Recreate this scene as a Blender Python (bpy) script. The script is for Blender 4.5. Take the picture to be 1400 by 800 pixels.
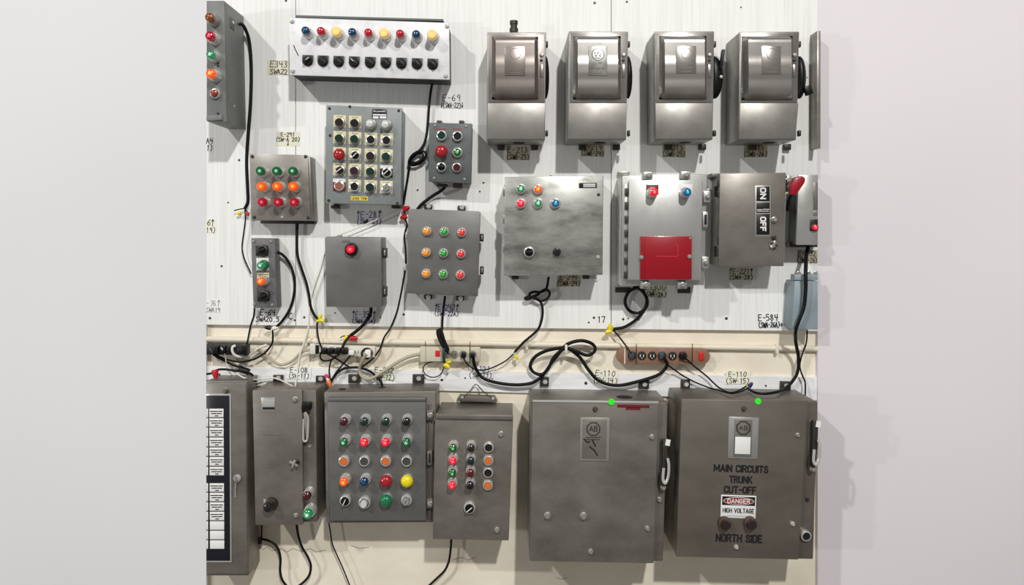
import bpy, bmesh, math, random
from mathutils import Vector, Matrix
random.seed(7)
for o in list(bpy.data.objects): bpy.data.objects.remove(o)
SC = bpy.context.scene
C = SC.collection

# ------------------------------------------------------------------ camera, world, lights
S = 0.0028            # metres per photo pixel on the wall plane
DW = 2.9              # camera distance to the wall
VX, VY = 700.0, 318.0 # where the camera looks straight at the wall
ZC = 0.35 + (800 - VY) * S
cd = bpy.data.cameras.new('camera'); cam = bpy.data.objects.new('camera', cd); C.objects.link(cam)
cam.location = (0, -DW, ZC); cam.rotation_euler = (math.pi/2, 0, 0)
cd.sensor_width = 36; cd.lens = 36 * (DW / S) / 1400; cd.shift_y = -(400 - VY) / 1400
cd.clip_start = 0.05
SC.camera = cam

W = bpy.data.worlds.new('world'); SC.world = W; W.use_nodes = True
W.node_tree.nodes['Background'].inputs[0].default_value = (1.0, 0.985, 0.96, 1)
W.node_tree.nodes['Background'].inputs[1].default_value = 0.20

def area(name, loc, target, power, sx, sy, col=(1, 1, 1)):
    l = bpy.data.lights.new(name, 'AREA'); l.shape = 'RECTANGLE'; l.size = sx; l.size_y = sy
    l.energy = power; l.color = col
    o = bpy.data.objects.new(name, l); C.objects.link(o); o.location = loc
    o.rotation_euler = (Vector(target) - Vector(loc)).to_track_quat('-Z', 'Y').to_euler()
    return o
# three distant hall lamps: high in front, high to the left, and a low one far left
def lamp(name, dx, dz, dist, power, size, col):
    loc = Vector((dx*dist, -dist, 1.6 + dz*dist)); return area(name, loc, (0, 0, 1.6), power, size, size, col)
lamp('hall_lamp', 0.22, 0.68, 8.0, 560, 0.30, (1, 0.985, 0.955))
lamp('hall_lamp', -0.75, 0.80, 7.0, 320, 0.26, (1, 0.99, 0.97))
lamp('hall_lamp', -1.30, 0.03, 5.0, 80, 0.22, (0.98, 0.99, 1))

SC.view_settings.view_transform = 'Standard'
SC.view_settings.look = 'None'
SC.view_settings.exposure = 0.0
SC.view_settings.gamma = 1.0
SC.view_settings.use_curve_mapping = False

# ------------------------------------------------------------------ helpers
def P(px, py, d=0.0):
    k = S * (DW - d) / DW
    return Vector(((px - VX) * k, -d, ZC - (py - VY) * k))

def lin(c):
    return tuple(((v/255)/12.92 if v/255 <= 0.04045 else (((v/255)+0.055)/1.055)**2.4) for v in c)

MATS = {}
def mat(name, col, metal=0.0, rough=0.5, var=0.0, scale=(8, 8, 8), col2=None, bump=0.0, coat=0.0,
        emit=None, es=0.0, spec=0.5, rvar=0.0, detail=4.0, lo=0.35, hi=0.7):
    m = bpy.data.materials.new(name); m.use_nodes = True; MATS[name] = m
    nt = m.node_tree; b = nt.nodes['Principled BSDF']
    b.inputs['Base Color'].default_value = (*lin(col), 1)
    b.inputs['Metallic'].default_value = metal; b.inputs['Roughness'].default_value = rough
    b.inputs['Specular IOR Level'].default_value = spec
    if coat: b.inputs['Coat Weight'].default_value = coat; b.inputs['Coat Roughness'].default_value = 0.08
    if emit: b.inputs['Emission Color'].default_value = (*lin(emit), 1); b.inputs['Emission Strength'].default_value = es
    if col2 or bump or rvar:
        tc = nt.nodes.new('ShaderNodeTexCoord'); mp = nt.nodes.new('ShaderNodeMapping')
        mp.inputs['Scale'].default_value = scale
        no = nt.nodes.new('ShaderNodeTexNoise'); no.inputs['Scale'].default_value = 1.0
        no.inputs['Detail'].default_value = detail; no.inputs['Roughness'].default_value = 0.6
        nt.links.new(tc.outputs['Object'], mp.inputs['Vector']); nt.links.new(mp.outputs['Vector'], no.inputs['Vector'])
        rp = nt.nodes.new('ShaderNodeMapRange'); rp.inputs['From Min'].default_value = lo; rp.inputs['From Max'].default_value = hi
        nt.links.new(no.outputs['Fac'], rp.inputs['Value'])
        if col2:
            mx = nt.nodes.new('ShaderNodeMix'); mx.data_type = 'RGBA'
            mx.inputs['A'].default_value = (*lin(col), 1); mx.inputs['B'].default_value = (*lin(col2), 1)
            nt.links.new(rp.outputs['Result'], mx.inputs['Factor']); nt.links.new(mx.outputs['Result'], b.inputs['Base Color'])
        if rvar:
            r2 = nt.nodes.new('ShaderNodeMapRange'); r2.inputs['To Min'].default_value = rough - rvar; r2.inputs['To Max'].default_value = rough + rvar
            nt.links.new(rp.outputs['Result'], r2.inputs['Value']); nt.links.new(r2.outputs['Result'], b.inputs['Roughness'])
        if bump:
            bp = nt.nodes.new('ShaderNodeBump'); bp.inputs['Strength'].default_value = bump; bp.inputs['Distance'].default_value = 0.002
            nt.links.new(no.outputs['Fac'], bp.inputs['Height']); nt.links.new(bp.outputs['Normal'], b.inputs['Normal'])
    return m

def glow(name, core, rim, base, es=1.0):
    """lit lens: the bulb behind the middle of the cap is brighter than its rim"""
    m = mat(name, base, rough=0.2, coat=0.6); nt = m.node_tree; b = nt.nodes['Principled BSDF']
    tc = nt.nodes.new('ShaderNodeTexCoord'); sp = nt.nodes.new('ShaderNodeSeparateXYZ'); cb = nt.nodes.new('ShaderNodeCombineXYZ')
    ln = nt.nodes.new('ShaderNodeVectorMath'); ln.operation = 'LENGTH'
    mr = nt.nodes.new('ShaderNodeMapRange'); mr.interpolation_type = 'SMOOTHSTEP'
    mr.inputs['From Min'].default_value = 0.001; mr.inputs['From Max'].default_value = 0.0085
    mx = nt.nodes.new('ShaderNodeMix'); mx.data_type = 'RGBA'
    mx.inputs['A'].default_value = (*lin(core), 1); mx.inputs['B'].default_value = (*lin(rim), 1)
    nt.links.new(tc.outputs['Object'], sp.inputs[0]); nt.links.new(sp.outputs['X'], cb.inputs['X']); nt.links.new(sp.outputs['Z'], cb.inputs['Z'])
    nt.links.new(cb.outputs[0], ln.inputs[0]); nt.links.new(ln.outputs['Value'], mr.inputs['Value'])
    nt.links.new(mr.outputs['Result'], mx.inputs['Factor']); nt.links.new(mx.outputs['Result'], b.inputs['Emission Color'])
    b.inputs['Emission Strength'].default_value = es
    return m

def finish(bm, name, smooth=True, ang=0.6):
    bmesh.ops.recalc_face_normals(bm, faces=bm.faces)
    me = bpy.data.meshes.new(name); bm.to_mesh(me); bm.free()
    if smooth:
        me.polygons.foreach_set('use_smooth', [True]*len(me.polygons)); me.set_sharp_from_angle(angle=ang)
    return me

def obj(name, me, m, parent=None, loc=(0, 0, 0), rot=(0, 0, 0), label=None):
    o = bpy.data.objects.new(name, me); C.objects.link(o); o.location = loc; o.rotation_euler = rot
    if m is not None:
        mm = MATS[m] if isinstance(m, str) else m
        if not me.materials: me.materials.append(mm)
        elif me.materials[0] != mm:
            o.material_slots[0].link = 'OBJECT'; o.material_slots[0].material = mm
    if parent: o.parent = parent
    if label: o['label'] = label
    return o

def tag(o, label=None, cat=None, group=None, kind=None):
    if label: o['label'] = label
    if cat: o['category'] = cat
    if group: o['group'] = group
    if kind: o['kind'] = kind
    return o

CACHE = {}
def lathe(key, prof, seg=20, smooth=0.6):
    if key in CACHE: return CACHE[key]
    bm = bmesh.new(); rings = []
    for r, h in prof:
        if r <= 1e-6: rings.append([bm.verts.new((0, -h, 0))])
        else: rings.append([bm.verts.new((r*math.cos(2*math.pi*i/seg), -h, r*math.sin(2*math.pi*i/seg))) for i in range(seg)])
    for a, b in zip(rings[:-1], rings[1:]):
        for i in range(seg):
            j = (i+1) % seg
            if len(a) == 1 and len(b) == 1: continue
            if len(a) == 1: bm.faces.new((a[0], b[i], b[j]))
            elif len(b) == 1: bm.faces.new((a[i], a[j], b[0]))
            else: bm.faces.new((a[i], a[j], b[j], b[i]))
    CACHE[key] = finish(bm, key, True, smooth); return CACHE[key]

def prism(name, pts, y0, y1, bevel=0.0, seg=2, smooth=True):
    """pts: (x,z) outline; extruded from y0 (front, smaller y) to y1"""
    bm = bmesh.new()
    f = [bm.verts.new((x, y0, z)) for x, z in pts]; b = [bm.verts.new((x, y1, z)) for x, z in pts]
    bm.faces.new(f); bm.faces.new(b[::-1]); n = len(pts)
    for i in range(n): bm.faces.new((f[i], b[i], b[(i+1) % n], f[(i+1) % n]))
    if bevel > 0: bmesh.ops.bevel(bm, geom=list(bm.edges), offset=bevel, segments=seg, profile=0.5, affect='EDGES', clamp_overlap=True)
    return finish(bm, name, smooth)

def boxmesh(w, h, t, bevel=0.0, key=None):
    """centred in x,z; back at y=0, front at y=-t"""
    k = ('box', round(w, 5), round(h, 5), round(t, 5), bevel)
    if k in CACHE: return CACHE[k]
    me = prism(key or 'box', [(-w/2, -h/2), (w/2, -h/2), (w/2, h/2), (-w/2, h/2)], -t, 0, bevel)
    CACHE[k] = me; return me

class Thing:
    def __init__(s, name, label, cat, px, py, roll=0.0, group=None, d=0.0):
        s.o = bpy.data.objects.new(name, None); C.objects.link(s.o); s.o.empty_display_size = 0.05
        s.o.location = P(px, py, d); s.o.rotation_euler = (0, math.radians(roll), 0)
        tag(s.o, label, cat, group)
        s.inv = (Matrix.Translation(s.o.location) @ Matrix.Rotation(math.radians(roll), 4, 'Y')).inverted()
    def L(s, px, py, d): return s.inv @ P(px, py, d)
    def quad(s, name, corners, d1, d0, m, bevel=0.003, parent=None, label=None, seg=2):
        """block whose front face covers the pixel corners at depth d1 and whose back is at depth d0"""
        pts = [s.L(x, y, d1) for x, y in corners]
        me = prism(name, [(p.x, p.z) for p in pts], s.L(0, 0, d1).y, s.L(0, 0, d0).y, bevel, seg)
        return obj(name, me, m, s.o, label=label)
    def rect(s, name, x0, y0, x1, y1, d1, d0, m, bevel=0.001, label=None):
        """upright block in the thing's own frame, sized and centred by pixels"""
        k = S*(DW-d1)/DW; p = s.L((x0+x1)/2, (y0+y1)/2, d1)
        me = boxmesh(abs(x1-x0)*k, abs(y1-y0)*k, d1-d0, bevel, name)
        return obj(name, me, m, s.o, (p.x, p.y + (d1-d0), p.z), label=label)
    def at(s, name, me, m, px, py, dt, d, rot=(0, 0, 0), label=None):
        """part whose tip (depth dt) shows at the pixel and which stands on depth d"""
        p = s.L(px, py, dt)
        return obj(name, me, m, s.o, (p.x, s.L(0, 0, d).y, p.z), rot, label=label)
def kid(name, me, m, parent, loc=(0, 0, 0), rot=(0, 0, 0), label=None):
    return obj(name, me, m, parent, loc, rot, label=label)
def R(x0, y0, x1, y1): return [(x0, y0), (x1, y0), (x1, y1), (x0, y1)]

# ------------------------------------------------------------------ materials
mat('paint_side', (226, 225, 226), rough=0.7, col2=(219, 218, 220), scale=(0.7, 0.7, 0.7), detail=1)
mat('paint_side_warm', (232, 226, 230), rough=0.7, col2=(224, 218, 223), scale=(0.7, 0.7, 0.7), detail=1)
mat('plywood', (240, 240, 237), rough=0.55, col2=(222, 221, 217), scale=(85, 20, 2.6), bump=0.25, lo=0.45, hi=0.8, detail=7)
mat('wall_core', (120, 115, 105), rough=0.9)
mat('cream_wall', (240, 232, 214), rough=0.7, col2=(222, 210, 188), scale=(3, 3, 5), bump=0.4, lo=0.4, hi=0.75, detail=7)
mat('board_white', (238, 238, 238), rough=0.6, col2=(215, 214, 212), scale=(6, 6, 30), bump=0.3, lo=0.45, hi=0.8)
mat('pipe_cream', (232, 224, 206), rough=0.45, col2=(210, 198, 176), scale=(6, 30, 30), lo=0.5, hi=0.8)
mat('floor', (120, 116, 110), rough=0.8, col2=(100, 96, 92), scale=(2, 2, 2))
mat('steel_bright', (200, 200, 194), metal=0.65, rough=0.36, col2=(118, 117, 111), scale=(6, 6, 15), bump=0.1, rvar=0.08, detail=7, lo=0.36, hi=0.64)  # patchy colours paint in the cloudy highlights of brushed steel
mat('steel_switch', (176, 173, 168), metal=0.75, rough=0.27, col2=(138, 133, 128), scale=(7, 7, 7), rvar=0.06)
mat('steel_switch_brown', (156, 147, 142), metal=0.65, rough=0.34, col2=(122, 112, 107), scale=(9, 9, 9), rvar=0.06)
mat('steel_switch_flat', (160, 157, 152), metal=0.6, rough=0.42, col2=(120, 116, 111), scale=(6, 6, 6), rvar=0.05)
mat('steel_dull', (148, 144, 138), metal=0.5, rough=0.42, col2=(122, 117, 110), scale=(5, 5, 12), rvar=0.06, detail=6)
mat('steel_lower', (143, 138, 131), metal=0.5, rough=0.42, col2=(106, 101, 93), scale=(5, 5, 8), rvar=0.06, detail=6)
mat('steel_dark', (126, 119, 111), metal=0.5, rough=0.45, col2=(104, 98, 90), scale=(4, 4, 9), rvar=0.05, detail=6)
mat('steel_pale', (214, 214, 210), metal=0.75, rough=0.35, col2=(178, 178, 174), scale=(8, 8, 5), rvar=0.08, detail=6)
mat('grey_paint', (122, 124, 122), rough=0.5, col2=(104, 106, 104), scale=(10, 10, 10), bump=0.1)
mat('grey_blue_paint', (136, 142, 142), rough=0.45, col2=(118, 124, 124), scale=(10, 10, 10), bump=0.1)
mat('slate_paint', (92, 98, 97), rough=0.5, col2=(78, 84, 83), scale=(14, 14, 14), bump=0.1)
mat('grey_station', (112, 112, 113), rough=0.55, col2=(94, 94, 95), scale=(40, 40, 40), bump=0.2)
mat('grey_satin', (120, 119, 116), metal=0.35, rough=0.45, col2=(102, 101, 98), scale=(6, 6, 10), bump=0.05)
mat('white_enamel', (226, 226, 228), rough=0.4, col2=(200, 200, 204), scale=(24, 24, 24), bump=0.08, lo=0.45, hi=0.8)
mat('grey_green_edge', (96, 100, 96), rough=0.6)
mat('edge_black', (36, 36, 35), rough=0.6)
mat('duct_blue', (150, 164, 172), rough=0.45, col2=(134, 148, 156), scale=(3, 3, 10))
mat('chrome', (228, 228, 224), metal=0.6, rough=0.2)
mat('zinc', (176, 173, 166), metal=0.6, rough=0.35)
mat('bolt_dark', (70, 66, 60), metal=0.6, rough=0.45)
mat('black_plastic', (13, 13, 14), rough=0.4, spec=0.35)
mat('black_matt', (13, 13, 13), rough=0.7)
mat('cable_black', (10, 10, 11), rough=0.55, spec=0.25)
mat('cable_beige', (176, 168, 146), rough=0.5)
mat('cable_white', (228, 224, 212), rough=0.5)
mat('cable_slate', (58, 66, 78), rough=0.5)
mat('nut_yellow', (238, 222, 40), rough=0.4); mat('nut_red', (190, 26, 40), rough=0.4)
mat('nut_orange', (235, 110, 40), rough=0.4); mat('nut_pink', (226, 70, 96), rough=0.4)
mat('nut_white', (236, 234, 226), rough=0.4); mat('nut_blue', (30, 30, 110), rough=0.4); mat('nut_black', (15, 15, 15), rough=0.5)
mat('paper_white', (240, 240, 238), rough=0.8); mat('paper_cream', (228, 224, 204), rough=0.8)
mat('paper_pale', (240, 238, 220), rough=0.8); mat('paper_shaded', (196, 188, 166), rough=0.85, col2=(172, 164, 142), scale=(60, 60, 60))  # second paper: the shade under the boxes is put into its colour
mat('paper_lilac', (232, 230, 242), rough=0.8)
mat('ink', (16, 16, 18), rough=0.7); mat('pencil', (100, 100, 100), rough=0.8)
mat('legend_cream', (216, 206, 164), rough=0.5); mat('legend_white', (224, 224, 220), rough=0.4)
mat('legend_black', (22, 22, 22), rough=0.4); mat('legend_red', (120, 30, 28), rough=0.4); mat('legend_metal', (190, 188, 182), metal=0.8, rough=0.35)
mat('print_white', (235, 235, 232), rough=0.6); mat('print_red', (150, 28, 30), rough=0.5); mat('print_dark_red', (110, 18, 24), rough=0.5)
mat('red_cover', (152, 6, 28), rough=0.32, coat=0.2); mat('red_grip', (152, 12, 32), rough=0.4, coat=0.2)
mat('tag_yellow', (226, 206, 60), rough=0.6)
mat('dot_green', (60, 246, 50), rough=0.5)
mat('strip_brown', (150, 112, 90), rough=0.45, col2=(130, 94, 74), scale=(20, 20, 20)); mat('strip_beige', (206, 200, 178), rough=0.45)
mat('strip_white', (222, 218, 206), rough=0.45); mat('strip_black', (24, 24, 25), rough=0.45)
mat('outlet_dark', (30, 28, 27), rough=0.5); mat('outlet_grey', (140, 134, 122), rough=0.5)
mat('switch_red', (214, 34, 34), rough=0.35, coat=0.3)
mat('navy_panel', (24, 24, 34), rough=0.35)
mat('gland_brown', (84, 64, 50), rough=0.6); mat('olive', (62, 62, 40), rough=0.7)
# caps and unlit lenses
for n, c in dict(black=(22, 20, 21), brown=(40, 25, 25), maroon=(72, 18, 30), purple=(48, 28, 44), dgreen=(10, 50, 42), teal=(10, 38, 42),
                 dred=(96, 16, 26), red=(166, 26, 38), orange=(214, 112, 52), yellow=(240, 224, 30), green=(20, 118, 76), grey=(150, 150, 146),
                 silver=(206, 206, 204), blue=(14, 74, 128), cred=(196, 22, 44), redgrey=(150, 92, 80), amber_off=(128, 64, 26), red_off=(150, 50, 40),
                 lorange=(236, 154, 40), lgreen=(40, 170, 50), lred=(226, 66, 66)).items():
    mat('cap_'+n, c, rough=0.25, coat=0.5)
glow('lit_green', (190, 255, 210), (0, 66, 34), (6, 70, 38), 0.8)
glow('lit_green2', (140, 245, 150), (0, 56, 16), (6, 64, 20), 0.75)
glow('lit_amber', (255, 220, 110), (206, 70, 6), (200, 80, 10), 0.8)
glow('lit_red', (255, 130, 150), (120, 2, 20), (140, 4, 24), 0.75)
glow('lit_pink', (255, 150, 165), (196, 10, 40), (190, 10, 36), 0.8)
glow('lit_yellow', (255, 226, 160), (226, 176, 90), (236, 200, 130), 0.4)
glow('lit_blue', (110, 225, 245), (0, 66, 104), (0, 76, 112), 0.75)
glow('lit_white', (240, 255, 244), (20, 110, 66), (16, 96, 58), 0.85)
glow('lit_or_soft', (255, 190, 60), (200, 110, 14), (220, 130, 24), 0.4)
glow('lit_gr_soft', (120, 240, 110), (14, 120, 30), (24, 130, 34), 0.4)
glow('lit_rd_soft', (255, 110, 100), (190, 34, 36), (200, 44, 44), 0.4)
glow('deep_blue', (60, 150, 200), (4, 40, 76), (6, 48, 84), 0.2)
glow('deep_red', (240, 60, 80), (140, 4, 26), (166, 10, 32), 0.25)

# ------------------------------------------------------------------ device meshes
M_BEZ = lathe('bezel', [(0, 0), (.0205, 0), (.0205, .007), (.0185, .010), (.0185, .018), (.0170, .020), (.0170, .029), (.0155, .031), (0, .031)])
M_LENS = lathe('lens', [(.0150, .030), (.0150, .043), (.0135, .048), (.0085, .0515), (0, .0525)])
M_LENSL = lathe('lens_flat', [(.0165, .028), (.0172, .034), (.0168, .048), (.0135, .0525), (0, .0535)])
M_SBEZ = lathe('short_bezel', [(0, 0), (.0195, 0), (.0195, .009), (.0175, .013), (.0148, .0135), (.0142, .012), (0, .012)])
M_SLENS = lathe('short_lens', [(.0138, .0125), (.0138, .018), (.0115, .0235), (.006, .026), (0, .0265)])
M_RING = lathe('ring', [(0, 0), (.0205, 0), (.0205, .008), (.0190, .015), (.0152, .0165), (.0146, .011), (0, .011)])
M_FLUSH = lathe('flush_cap', [(.0143, .011), (.0143, .0145), (.0128, .0158), (0, .0158)])
M_EXT = lathe('extended_cap', [(.0158, .012), (.0158, .026), (.0140, .0300), (0, .0308)])
M_DOME = lathe('dome_cap', [(.0165, .012), (.0178, .020), (.0168, .032), (.0125, .0395), (.006, .0425), (0, .043)])
M_MUSH = lathe('mushroom_cap', [(.012, .012), (.012, .020), (.0225, .021), (.0240, .026), (.0220, .034), (.0150, .0405), (.007, .043), (0, .0435)], 24)
M_KEY = lathe('key_cylinder', [(.0118, .011), (.0118, .028), (.0100, .031), (0, .031)])
M_KNOBR = lathe('knob_base', [(.0143, .011), (.0143, .020), (.0130, .0225), (0, .0225)])
M_SCREW = lathe('screw_mesh', [(0, 0), (.0062, 0), (.0062, .0022), (.0045, .0042), (0, .0048)], 12)
M_BOLT = lathe('bolt_mesh', [(0, 0), (.0105, 0), (.0105, .003), (.0080, .004), (.0080, .010), (.0060, .013), (0, .0135)], 14)
M_CONE = lathe('nut_mesh', [(0, 0), (.0080, 0), (.0086, .003), (.0070, .014), (.0038, .021), (0, .022)], 10)
M_BAR = prism('bar', [(-.0042, -.0128), (.0042, -.0128), (.0042, .0128), (-.0042, .0128)], -.031, -.020, .001)
M_POINT = prism('pointer_mesh', [(-.0014, -.0120), (.0014, -.0120), (.0014, .0120), (-.0014, .0120)], -.0317, -.0305)
M_SLOT = prism('slot_mesh', [(-.0012, -.006), (.0012, -.006), (.0012, .006), (-.0012, .006)], -.0317, -.0305)
M_SHIELD = prism('shield', [(-.0195, .0195), (.0195, .0195), (.0195, -.004), (.016, -.013), (.008, -.019), (0, -.0205), (-.008, -.019), (-.016, -.013), (-.0195, -.004)], -.006, 0, .0003)
CAPN = dict(lit_green='lit green', lit_green2='lit green', lit_amber='lit amber', lit_red='lit red', lit_pink='lit pinkish red', lit_yellow='lit pale yellow',
            lit_blue='lit blue', lit_white='lit pale green', lit_or_soft='orange', lit_gr_soft='green', lit_rd_soft='red', deep_blue='dark blue', deep_red='deep red')
def cname(c): return CAPN.get(c, c.replace('cap_', '').replace('amber_off', 'unlit amber').replace('red_off', 'unlit red').replace('redgrey', 'faded red').replace('dgreen', 'dark green').replace('dred', 'dark red').replace('cred', 'red'))
def sc(o, s):
    if s != 1: o.scale = (s, s, s)
    return o
def pilot(T, px, py, d, m, s=1.0, flat=False, bez='chrome'):
    o = T.at('pilot_light', M_BEZ, bez, px, py, d+.05*s, d, label=cname(m)+' pilot light in a threaded metal bezel'); sc(o, s)
    kid('lens', M_LENSL if flat else M_LENS, m, o); return o
def spilot(T, px, py, d, m, s=1.0, bez='chrome'):
    o = T.at('pilot_light', M_SBEZ, bez, px, py, d+.022*s, d, label=cname(m)+' low round indicator'); sc(o, s)
    kid('lens', M_SLENS, m, o); return o
def flush(T, px, py, d, m, s=1.0, bez='chrome'):
    o = T.at('push_button', M_RING, bez, px, py, d+.015*s, d, label=cname(m)+' flush push button with a metal ring'); sc(o, s)
    kid('button_cap', M_FLUSH, m, o); return o
def ext(T, px, py, d, m, s=1.0, bez='zinc', dome=False):
    o = T.at('push_button', M_RING, bez, px, py, d+.028*s, d, label=cname(m)+' raised push button'); sc(o, s)
    kid('button_cap', M_DOME if dome else M_EXT, m, o); return o
def mush(T, px, py, d, m, s=1.0):
    o = T.at('mushroom_button', M_RING, 'chrome', px, py, d+.038*s, d, label=cname(m)+' mushroom head push button'); sc(o, s)
    kid('mushroom_cap', M_MUSH, m, o); return o
def selector(T, px, py, d, ang=40, s=1.0, bez='chrome', line=True, m='black_plastic'):
    o = T.at('selector_switch', M_RING, bez, px, py, d+.028*s, d, label='black rotary selector switch'); sc(o, s)
    k = kid('knob', M_KNOBR, m, o); a = (0, math.radians(ang), 0)
    kid('knob_bar', M_BAR, m, o, rot=a)
    if line: kid('pointer', M_POINT, 'print_white', o, rot=a)
    return o
def keysw(T, px, py, d, s=1.0, m='cap_grey', bez='chrome'):
    o = T.at('key_switch', M_RING, bez, px, py, d+.025*s, d, label='grey key switch with a metal ring'); sc(o, s)
    kid('key_cylinder', M_KEY, m, o); kid('key_slot', M_SLOT, 'black_matt', o, rot=(0, .5, 0)); return o
def screw(T, px, py, d, m='zinc', s=1.0): return sc(T.at('screw', M_SCREW, m, px, py, d+.004, d), s)
def bolt(T, px, py, d, m='zinc', s=1.0): return sc(T.at('bolt', M_BOLT, m, px, py, d+.01, d), s)
def tab(T, px, py, d=0.004, w=12, h=13, m='bolt_dark', back=-0.02):
    o = T.rect('mounting_tab', px-w/2, py-h/2, px+w/2, py+h/2, d, back, m, 0.002)
    sc(kid('bolt', M_SCREW, 'chrome', o, (0.002, -(d-back), 0.001)), 1.5); return o

# ------------------------------------------------------------------ lettering
G = {
 'E': [[(.55, 1), (0, 1), (0, 0), (.55, 0)], [(0, .52), (.45, .52)]], 'I': [[(.3, 1), (.3, 0)]],
 'S': [[(.55, .88), (.4, 1), (.1, .95), (.02, .75), (.3, .52), (.55, .3), (.45, .05), (.1, 0), (0, .12)]],
 'W': [[(-.05, 1), (.12, 0), (.32, .75), (.52, 0), (.7, 1)]], 'A': [[(0, 0), (.28, 1), (.56, 0)], [(.1, .38), (.46, .38)]],
 'a': [[(0, 0), (.28, .8), (.56, 0)], [(.1, .3), (.46, .3)]],
 'B': [[(0, 0), (0, 1), (.4, .95), (.45, .72), (.35, .55), (0, .52)], [(.35, .55), (.55, .35), (.45, .05), (0, 0)]],
 'C': [[(.55, .85), (.35, 1), (.08, .8), (0, .5), (.08, .18), (.35, 0), (.55, .15)]],
 '0': [[(.28, 1), (.05, .8), (0, .5), (.05, .2), (.28, 0), (.5, .2), (.56, .5), (.5, .8), (.28, 1)]],
 '1': [[(.12, .85), (.3, 1), (.3, 0)]], '2': [[(0, .8), (.2, 1), (.5, .88), (.48, .6), (0, 0), (.58, 0)]],
 '3': [[(0, .95), (.4, 1), (.52, .78), (.2, .54), (.54, .34), (.42, .03), (0, .02)]],
 '4': [[(.42, 0), (.46, 1)], [(.02, .95), (.02, .5), (.58, .5)]], '5': [[(.55, 1), (.08, 1), (.04, .58), (.42, .6), (.55, .3), (.4, .03), (0, .03)]],
 '6': [[(.45, 1), (.1, .65), (0, .3), (.2, 0), (.5, .12), (.5, .4), (.25, .52), (.05, .38)]],
 '7': [[(0, 1), (.56, 1), (.2, 0)]], '8': [[(.28, .55), (.05, .75), (.28, 1), (.5, .75), (.28, .55), (.02, .25), (.28, 0), (.55, .25), (.28, .55)]],
 '9': [[(.52, .65), (.3, .5), (.05, .68), (.2, 1), (.5, .9), (.52, .65), (.48, 0)]],
 '-': [[(.1, .5), (.45, .5)]], '.': [[(.25, 0), (.3, .08)]], '(': [[(.4, 1.1), (.15, .8), (.1, .4), (.2, .1), (.42, -.12)]],
 ')': [[(.15, 1.1), (.42, .8), (.45, .4), (.38, .1), (.15, -.12)]], ' ': [],
 '^': [[(.28, -.1), (.28, 1.05)], [(.05, .72), (.28, 1.08), (.52, .72)]], 'v': [[(.28, 1), (.28, .05)], [(.08, .35), (.28, 0), (.5, .35)]],
 '>': [[(0, .4), (.6, .4)], [(.4, .75), (.64, .4), (.4, .05)]],
}
def strokes(polys, wid, name='lettering'):
    """flat pen strokes: one mitred ribbon for each polyline, each a hair above the last"""
    bm = bmesh.new(); h = wid/2; parts = []
    for pl in polys:                                   # break each line at its sharp corners
        cur = [pl[0]]
        for i in range(1, len(pl)):
            cur.append(pl[i])
            if i < len(pl)-1:
                a = Vector(pl[i]) - Vector(pl[i-1]); b = Vector(pl[i+1]) - Vector(pl[i])
                if a.length > 1e-7 and b.length > 1e-7 and a.normalized().dot(b.normalized()) < .25: parts.append(cur); cur = [pl[i]]
        parts.append(cur)
    for n, pl in enumerate(parts):
        p = [Vector(q) for q in pl]; p = [q for i, q in enumerate(p) if i == 0 or (q-p[i-1]).length > 1e-6]
        if len(p) < 2: continue
        closed = (p[0]-p[-1]).length < 1e-6 and len(p) > 3
        if closed: p = p[:-1]
        m = len(p); L = []; Rr = []
        for i in range(m):
            a = p[i-1] if (closed or i > 0) else None; b = p[(i+1) % m] if (closed or i < m-1) else None
            d0 = (p[i]-a).normalized() if a is not None else None; d1 = (b-p[i]).normalized() if b is not None else None
            c = p[i]
            if d0 is None: c = c - d1*h*.8; d0 = d1
            if d1 is None: c = c + d0*h*.8; d1 = d0
            n0 = Vector((-d0.y, d0.x)); n1 = Vector((-d1.y, d1.x)); nn = n0 + n1
            nn = nn.normalized() if nn.length > 1e-3 else n0
            o = nn*min(h/max(nn.dot(n0), .35), h*1.7)
            L.append(c+o); Rr.append(c-o)
        y = -n*3e-5
        lv = [bm.verts.new((v.x, y, v.y)) for v in L]; rv = [bm.verts.new((v.x, y, v.y)) for v in Rr]
        for i in range(m if closed else m-1):
            k = (i+1) % m; bm.faces.new((lv[i], rv[i], rv[k], lv[k]))
    for f in bm.faces:
        f.normal_update()
        if f.normal.y > 0: f.normal_flip()
    me = bpy.data.meshes.new(name); bm.to_mesh(me); bm.free(); return me
def hand(lines, w, h, pen=0.0016, seed=0, fill=1.0):
    """handwriting, lines: list of (text, relative height)"""
    rnd = random.Random(seed); tot = sum(l[1] for l in lines)*1.32; out = []; z = h*fill/2
    for tx, rh in lines:
        ch = h*fill*rh/tot; adv = 0.78
        cw = min(ch*0.95, w*fill/(max(1, len(tx))*adv)); x0 = -cw*adv*len(tx)/2
        z -= ch*1.16
        for i, c in enumerate(tx):
            jx, jz, sl = rnd.uniform(-.04, .04)*cw, rnd.uniform(-.06, .06)*ch, rnd.uniform(-.05, .18)
            for pl in G.get(c, []):
                out.append([(x0 + (i*adv + u + sl*v)*cw + jx, z + v*ch + jz) for u, v in pl])
        z -= ch*0.16
    return strokes(out, pen)
def ellipse(rx, rz, n=28, y=0, name='oval'):
    bm = bmesh.new(); f = bm.faces.new([bm.verts.new((rx*math.cos(2*math.pi*i/n), y, rz*math.sin(2*math.pi*i/n))) for i in range(n)])
    f.normal_update()
    if f.normal.y > 0: f.normal_flip()
    me = bpy.data.meshes.new(name); bm.to_mesh(me); bm.free(); return me
def ring_poly(r, n=24, rz=None, ph=0.0): return [[(r*math.cos(2*math.pi*i/n+ph), (rz or r)*math.sin(2*math.pi*i/n+ph)) for i in range(n+1)]]

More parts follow.
